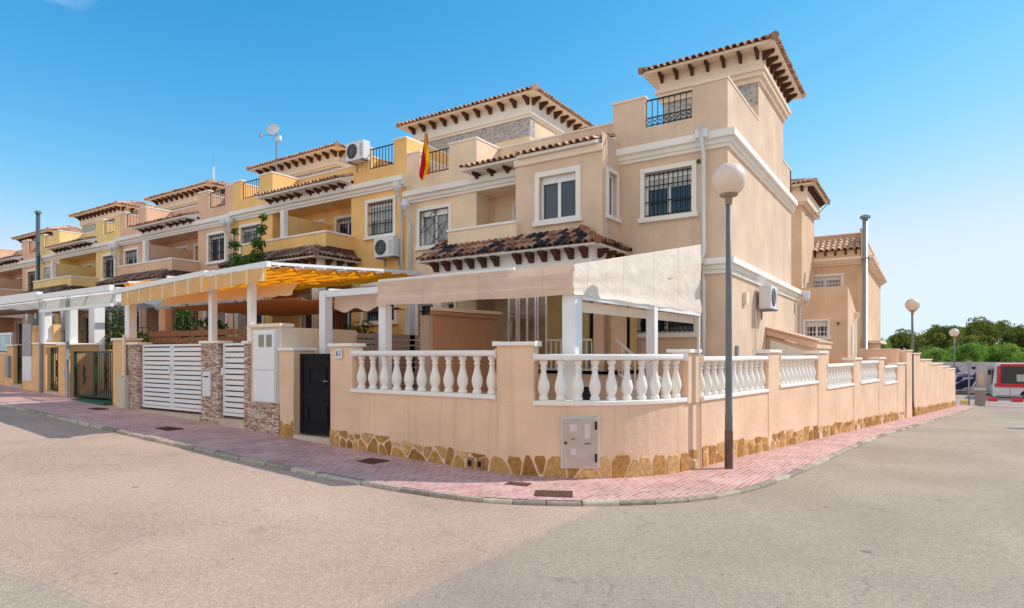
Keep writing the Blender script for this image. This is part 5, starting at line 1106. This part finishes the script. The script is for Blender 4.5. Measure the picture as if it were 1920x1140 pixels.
# ------------------------------------------------------------------ drain covers
def cover(name, cx, cy, w_, h, ang, label, txt=None):
    m = MB(); T = Matrix.Translation((cx, cy, g(cx, cy))) @ Matrix.Rotation(ang, 4, 'Z'); m.M = T; m.box(-w_/2, w_/2, -h/2, h/2, -.05, .006); o = m.build(name, RUST, None); tag(o, label, 'manhole cover', 'rusty covers in the pavement')
    m = MB(); m.M = T; n = int(w_/.045)
    for k in range(n): m.box(-w_/2+.02+k*w_/n, -w_/2+.038+k*w_/n, -h/2+.02, h/2-.02, .006, .010)
    m.build('ribs', RUST, o)
    if txt: text('LT', T @ Matrix.Translation((0, 0, .012)), .1, DARK, o) if False else None
cover('manhole_cover', -4.09, 7.12, .5, .36, R(28), 'large rusty rectangular cover near the kerb below the meter cabinet')
cover('manhole_cover', -4.8, 7.35, .34, .22, R(15), 'small rusty cover beside the large one on the corner pavement')
cover('manhole_cover', -7.63, 7.25, .44, .4, 0, 'square rusty cover in the shade left of the corner')
cover('manhole_cover', -13.17, 6.77, .7, .35, 0, 'dark cover in front of the wide white double gate')
cover('manhole_cover', -17.4, 7.2, .7, .3, 0, 'dark cover by the weathered meter box')

# ------------------------------------------------------------------ vegetation
def leaves(m, c, rad, n, size, rn, squash=1, shell=.35):
    c = Vector(c)
    for _ in range(n):
        d = Vector((rn.gauss(0, 1), rn.gauss(0, 1), rn.gauss(0, 1))).normalized(); r = rad*(shell+(1-shell)*rn.random()**.5); p = c+Vector((d.x*r, d.y*r, d.z*r*squash))
        s = size*rn.uniform(.6, 1.3); a = Vector((rn.gauss(0, 1), rn.gauss(0, 1), rn.gauss(0, .6))).normalized(); b = a.cross(Vector((rn.gauss(0, 1), rn.gauss(0, 1), rn.gauss(0, 1)))).normalized()
        m.tint = min(1, max(0, rn.gauss(.5, .22))); m.quad(p-a*s, p+b*s*.5, p+a*s, p-b*s*.5)
def tree_mesh(seed, H, Wd, kind='pine'):
    rn = random.Random(seed); tr = MB(); tr.tube([(0, 0, -1), (rn.uniform(-.1, .1), 0, H*.3), (rn.uniform(-.3, .3), .1, H*.62)], H*.03, 8, H*.015); cr = MB(); cl = []
    K = 24 if kind == 'pine' else 16
    for k in range(K):
        t = rn.random(); hz = H*(.42+.46*t) if kind == 'pine' else H*(.2+.66*t); env = (1-max(0, t-.35)**1.3*1.5) if kind == 'pine' else (1-.8*t**1.5)
        rr = Wd/2*env*rn.uniform(.25, .85); a = rn.uniform(0, 2*math.pi); c = (rr*math.cos(a), rr*math.sin(a), hz)
        tr.tube([(0, 0, H*.35), (c[0]*.5, c[1]*.5, hz*.75), c], H*.009, 5, H*.003); rad = Wd*rn.uniform(.09, .19)
        base = rn.gauss(.5, .16)
        for q in range(5):                                             # each bough ends in smaller tufts, each bough with its own tone
            d = Vector((rn.gauss(0, 1), rn.gauss(0, 1), abs(rn.gauss(0, .7)))).normalized(); cc = Vector(c)+d*rad*.8; sub = MB()
            leaves(sub, cc, rad*rn.uniform(.45, .75), 95, H*.021, rn, .7, .35); i0 = len(cr.v); cr.v += sub.v; cr.f += [tuple(x+i0 for x in f_) for f_ in sub.f]; cr.t += [min(1, max(0, x*.55+base*.45+rn.uniform(-.05, .05))) for x in sub.t]
    a = tr.build('trunk', BARK); b = cr.build('crown', PINEL if kind == 'pine' else BRIGHTL); return a, b
def tree(kind, x, y, z, s, rot, protos, label, first):
    t = thing(kind, label, 'tree' if kind != 'shrub' else 'shrub', (x, y, z), {'pine_tree': 'pine trees beyond the road', 'shrub': 'bright green shrubs behind the graffiti wall'}[kind])
    t.rotation_euler = (0, 0, rot); t.scale = (s[0], s[0], s[1])
    for p in protos:
        o = p if first else p.copy()
        if not first: COL.objects.link(o)
        o.parent = t
def pxpos(px, d): r = (px-960)/1165*d; return (r*.832-d*.5548, r*.5548+d*.832)
protos = [tree_mesh(s_, 7.5, 8, 'pine') for s_ in (1, 2, 3)]; bprot = [tree_mesh(s_, 4, 5.5, 'bright') for s_ in (11, 12)]
spec = [(1672, 96, 636, ''), (1708, 92, 622, ''), (1768, 84, 614, ''), (1800, 96, 618, ''), (1828, 86, 601, ''), (1874, 94, 606, ''), (1912, 88, 616, ''), (1950, 84, 606, ''), (1742, 100, 622, ''), (1990, 92, 600, '')]
plab = ['small dark pine at the left end of the tree line', 'dark pine second from the left of the tree line', 'pine with yellow-green top between the two distant lamps', 'pine behind the farthest globe lamp', 'tallest pine to the right of the farthest lamp', 'dark rounded pine above the left end of the bus', 'pine above the bus roof at the right edge', 'pine just past the right edge of the photo', 'low pine partly hidden behind the second lamp', 'last pine off the right of the photo']
for k, (px, d, top, _) in enumerate(spec):
    x, y = pxpos(px, d); Ht = 1.8+(659-top)*d/1165+3; tree('pine_tree', x, y, -3, (.92+.1*(k % 3) if k else .55, Ht/7.0), k*1.3, protos[k % 3], plab[k], k < 3)
blab = ['bright green shrub left of the farthest lamp above the graffiti wall', 'bright green shrub directly behind the farthest lamp', 'bright green shrub above the pale panel of the graffiti wall', 'bright green shrub just left of the bus roof', 'bright green shrub behind the bus roof', 'bright green shrub at the right edge behind the bus', 'isolated green shrub at the corner of the rear house']
for k, (px, d, top) in enumerate(((1755, 70, 655), (1790, 71, 650), (1822, 70, 646), (1858, 72, 650), (1890, 70, 648), (1925, 72, 652), (1648, 75, 640))):
    x, y = pxpos(px, d); Ht = 1.8+(664-top)*d/1165+2.5; tree('shrub', x, y, -2.5, (1.0, Ht/3.9), k*1.7, bprot[k % 2], blab[k], k < 2)
rn = random.Random(8)
def plant(name, label, cat, blobs, size, mat=LEAF, stems=(), flowers=None):
    t = thing(name, label, cat, blobs[0][:3]); m = MB()
    for x, y, z, r, n in blobs: leaves(m, (x, y, z), r, n, size, rn, 1, .1)
    m.build('leaves', mat, t)
    m = MB()
    for st in stems: m.tube(st, .015, 5)
    if stems: m.build('stem', BARK, t)
    if flowers:
        m = MB(); leaves(m, flowers[0][:3], flowers[0][3], flowers[1], size*.8, rn); m.build('flowers', flowers[2], t)
PKF = plain('pink_petals', (.7, .12, .2), .7); YLF = plain('orange_petals', (.8, .4, .04), .7)
plant('climbing_plant', 'green climbing plant with two upright shoots in front of the ochre house', 'plant',
      [(-19.4, 12.2, 4.35, .5, 1100), (-18.8, 12.2, 4.55, .55, 1200), (-18.3, 12.2, 4.5, .35, 450), (-19.5, 12.3, 5.0, .24, 200), (-19.6, 12.35, 5.5, .2, 130), (-19.55, 12.35, 5.95, .14, 60), (-18.2, 12.3, 5.0, .26, 260), (-18.15, 12.3, 5.4, .25, 240), (-18.0, 12.3, 5.85, .2, 150), (-17.9, 12.3, 6.25, .13, 60), (-20.4, 12.2, 4.4, .35, 260)], .06,
      stems=([(-19.3, 12.2, .3), (-19.45, 12.2, 4.3), (-19.6, 12.35, 6.1)], [(-18.4, 12.2, .3), (-18.25, 12.2, 4.5), (-17.9, 12.3, 6.35)]))
plant('flower_bush', 'leafy green bush with pink and orange flowers behind the wide iron gate', 'bush',
      [(-22.5, 9.9, 2.3, .6, 700), (-21.4, 9.8, 2.2, .55, 700), (-20.4, 9.8, 2.0, .5, 600), (-19.6, 9.8, 1.95, .4, 400), (-22.6, 10, 3.0, .45, 350), (-18.8, 10.2, 2.5, .5, 400), (-18.7, 10.2, 3.0, .35, 200)], .055, stems=([(-21.4, 9.8, .3), (-21.4, 9.8, 2.2)],), flowers=((-20.6, 9.5, 2.3, .8), 60, YLF))
plant('pink_flowers', 'small cluster of pink blossoms over the green bush', 'flowers', [(-21.0, 9.7, 2.75, .2, 40)], .05, mat=PKF)
plant('potted_shrub', 'small bright green shrub behind the brown timber screen', 'shrub', [(-16.4, 9.6, 2.5, .35, 300), (-15.9, 9.6, 2.45, .25, 200)], .05, stems=([(-16.2, 9.6, .3), (-16.2, 9.6, 2.4)],))
plant('hedge', 'dark green hedge in the shade behind the gold awning', 'hedge', [(-15.4+k*.5, 12.8, 2.2+.15*(k % 2), .5, 350) for k in range(4)], .06)

# ------------------------------------------------------------------ far end of the street: bus, graffiti wall, rails, bollard
BUS = thing('bus', 'red and white city bus with dark windows cut off by the right edge', 'bus', (10, 63.5, -2.0))
z = -1.95; BR = plain('bus_red', (.62, .02, .03), .3, 0, .5); BWh = plain('bus_white', srgb(222, 220, 226), .3, 0, .5); BGL = glass_mat('bus_glass', (.006, .006, .008), .15)
m = MB(); m.prism([(4.45, z+.35), (4.4, z+1.2), (4.5, z+2.3), (4.75, z+3.0), (16.5, z+3.0), (16.5, z+.35)], 62.7, 65.1, lambda p, q, t: (p, t, q)); m.build('body', BWh, BUS, bevel=.04)
m = MB(); m.box(4.9, 16.5, 62.6, 62.68, z+2.8, z+2.98); m.box(4.55, 16.5, 62.6, 62.68, z+1.15, z+1.42); m.box(4.68, 4.9, 62.6, 62.68, z+1.42, z+2.8); m.build('red_band', BR, BUS)
for k in range(6): m = MB(); m.box(4.92+k*1.95, 4.92+k*1.95+1.9, 62.61, 62.68, z+1.43, z+2.79); m.build('window', BGL, BUS)
m = MB(); m.box(4.36, 4.44, 62.9, 64.9, z+1.3, z+2.6); m.build('windscreen', BGL, BUS); m = MB(); m.box(4.1, 4.3, 62.5, 62.62, z+2.1, z+2.5); m.build('mirror', DARK, BUS)
m = MB(); m.box(5.9, 6.9, 62.595, 62.605, z+1.6, z+2.15); m.build('window_poster', plain('pale_poster', (.45, .5, .42), .6), BUS)
m = MB(); m.box(4.6, 16.5, 62.66, 62.69, z+.35, z+.5); m.build('skirt', GREY, BUS)
m = MB(); m.box(4.62, 4.85, 62.62, 62.69, z+.75, z+.95); m.build('headlight', WHITEM, BUS)
for x_ in (5.5, 8.3, 10.4, 12.4): m = MB(); m.box(x_, x_+.02, 62.675, 62.69, z+.5, z+1.12); m.build('panel_seam', DARK, BUS)
for x in (6.6, 13.6):
    m = MB(); m.M = Matrix.Translation((x, 62.78, z+.48)) @ Matrix.Rotation(R(90), 4, 'X'); m.lathe((0, 0, 0), [(.48, -.2), (.48, .1), (.3, .12)], 24); wv_ = m.build('wheel', DARK, BUS); m = MB(); m.M = Matrix.Translation((x, 62.64, z+.48)) @ Matrix.Rotation(R(90), 4, 'X'); m.lathe((0, 0, 0), [(.28, 0), (.25, .03), (.1, .05)], 20); m.build('rim', STEEL, wv_)
def graf():
    m, n, b = base_mat('graffiti_paint', (.4, .38, .4, 1), .8); c = coords(n); a = N(n, 'TexNoise'); a.inputs['Scale'].default_value = 1.1; a.inputs['Detail'].default_value = 5; a.inputs['Distortion'].default_value = 1.5; L(n, c, a.inputs['Vector'])
    r = N(n, 'ValToRGB'); e = r.color_ramp.elements; e[0].position = .44; e[0].color = (.02, .018, .05, 1); e[1].position = .62; e[1].color = (.5, .47, .5, 1); q = e.new(.5); q.color = (.12, .09, .3, 1); q = e.new(.54); q.color = (.55, .53, .56, 1); L(n, a.outputs['Fac'], r.inputs[0]); L(n, r.outputs[0], b.inputs['Base Color']); return m
GRW = thing('graffiti_wall', 'pale block wall painted with dark purple graffiti beyond the road', 'wall', (2, 68, -2))
WG = stucco('grey_block_wall', srgb(196, 184, 180), .5); xs = [-12, -1.2, 1.9, 3.0, 6.5, 30]
m = MB(); m.box(-30, 40, 68, 68.3, -3, 1.1); m.build('wall', WG, GRW)
m = MB(); m.box(1.2, 3.6, 67.97, 68, -1.7, .7); m.build('dark_painting', graf(), GRW); m = MB(); m.box(4.4, 6.4, 67.97, 68, -1.6, .75); m.build('grey_painting', stucco('grey_paint_panel', srgb(170, 165, 168), .6), GRW)
m = MB(); m.box(3.75, 4.2, 67.97, 68, -.9, .1); m.build('peach_panel', PEACH, GRW)
gr_ = thing('guard_rail', 'low rusty and grey guard rail across the far side of the road', 'guard rail', (0, 60, -2))
for z_, mt in ((-1.32, STEEL), (-1.62, RUST)): m = MB(); m.box(-8, 6.0, 64.6, 64.66, z_, z_+.12); m.build('rail', mt, gr_)
for x in rng(-8, 6, 2): m = MB(); m.box(x, x+.08, 64.66, 64.74, -2.3, -1.2); m.build('post', STEEL, gr_)
m0 = MB(); m0.prism([(-.3, 0), (-.3, .18), (-.12, .3), (.12, .3), (.3, .18), (.3, 0)], -.5, .5, lambda p, q, t: (t, p, q)); lanes = []
for k in range(8):
    x = 4.2+k*1.45; mm = MB(); mm.M = Matrix.Translation((x, 59.6, g(x, 59.6)-.02)); mm.v = []; mm.prism([(-.3, 0), (-.3, .1), (-.12, .24), (.12, .24), (.3, .1), (.3, 0)], -.3, .3, lambda p, q, t: (t, p, q)); o = mm.build('lane_divider', BR if k % 1 == 0 else BWh); tag(o, ['leftmost', 'second from the left', 'third from the left', 'fourth from the left', 'fifth from the left', 'sixth from the left', 'seventh from the left', 'rightmost'][k]+' of the low red lane divider blocks before the bus', 'lane divider', 'red lane dividers in front of the bus')
bo = thing('bollard', 'short grey stone bollard with a pinkish panel at the end of the road', 'bollard', (3.05, 52.7, g(3.05, 52.7)))
zb = g(3.05, 52.7); m = MB(); m.box(2.75, 3.3, 52.5, 52.95, zb-.1, zb+1.02); m.build('column', stucco('bollard_stone', srgb(150, 140, 132), .5), bo, bevel=.03); m = MB(); m.box(2.72, 3.33, 52.47, 52.98, zb+1.02, zb+1.12); m.build('cap', CONC, bo); m = MB(); m.box(3.3, 3.33, 52.55, 52.9, zb+.2, zb+.9); m.build('panel', plain('pink_panel', (.6, .25, .25), .6), bo)
sg = thing('sign_pole', 'thin grey sign pole beside the bollard with a small plate seen edge-on', 'sign pole', (2.45, 53.2, g(2.45, 53.2)))
zb = g(2.45, 53.2); m = MB(); m.tube([(2.45, 53.2, zb), (2.45, 53.2, zb+3.0)], .05, 8); m.build('pole', STEEL, sg); m = MB(); m.box(2.3, 2.6, 53.17, 53.15, zb+2.5, zb+3.05); m.build('plate', GREY, sg)
yk = MB().box(2.0, 2.45, 54.0, 54.5, g(2, 54)-.05, g(2, 54)+.28).build('kerb_block', plain('yellow_paint', (.75, .6, .12), .6), None, bevel=.03); tag(yk, 'small yellow painted block at the base of the farthest lamp', 'kerb block')

# ------------------------------------------------------------------ dry leaves and grit gathered in the gutter
m = MB(); rn = random.Random(21); KO = KS2
for _ in range(900):
    if rn.random() < .8: k = rn.randrange(len(KO)-1); p = KO[k]; x = p[0]+rn.gauss(0, .3); y = p[1]-abs(rn.gauss(0, .10))-.01
    else: x = rn.uniform(-14, 1); y = rn.uniform(2, 7)
    if not (-22 < x < 2.5 and y < 22): continue
    ins = any(math.dist((x, y), q) < .09 for q in K_in[max(0, k-3):k+4]); z = g(x, y)-.043 if not ins else g(x, y)+.01
    if x > -4 and y > 6.2: continue
    a = rn.uniform(0, 6.28); s_ = rn.uniform(.006, .017); m.tint = rn.random()
    c_, n_ = math.cos(a)*s_, math.sin(a)*s_; m.quad((x-c_, y-n_, z), (x+n_*.6, y-c_*.6, z+.003), (x+c_, y+n_, z+.005), (x-n_*.6, y+c_*.6, z+.002))
o = m.build('leaf_litter', tinted('dry_leaves', [(0, (.05, .03, .02)), (.5, (.16, .09, .04)), (1, (.34, .22, .1))], .9, 9, .2, 0)); o['kind'] = 'stuff'; o['label'] = 'dry leaves and grit along the kerb'
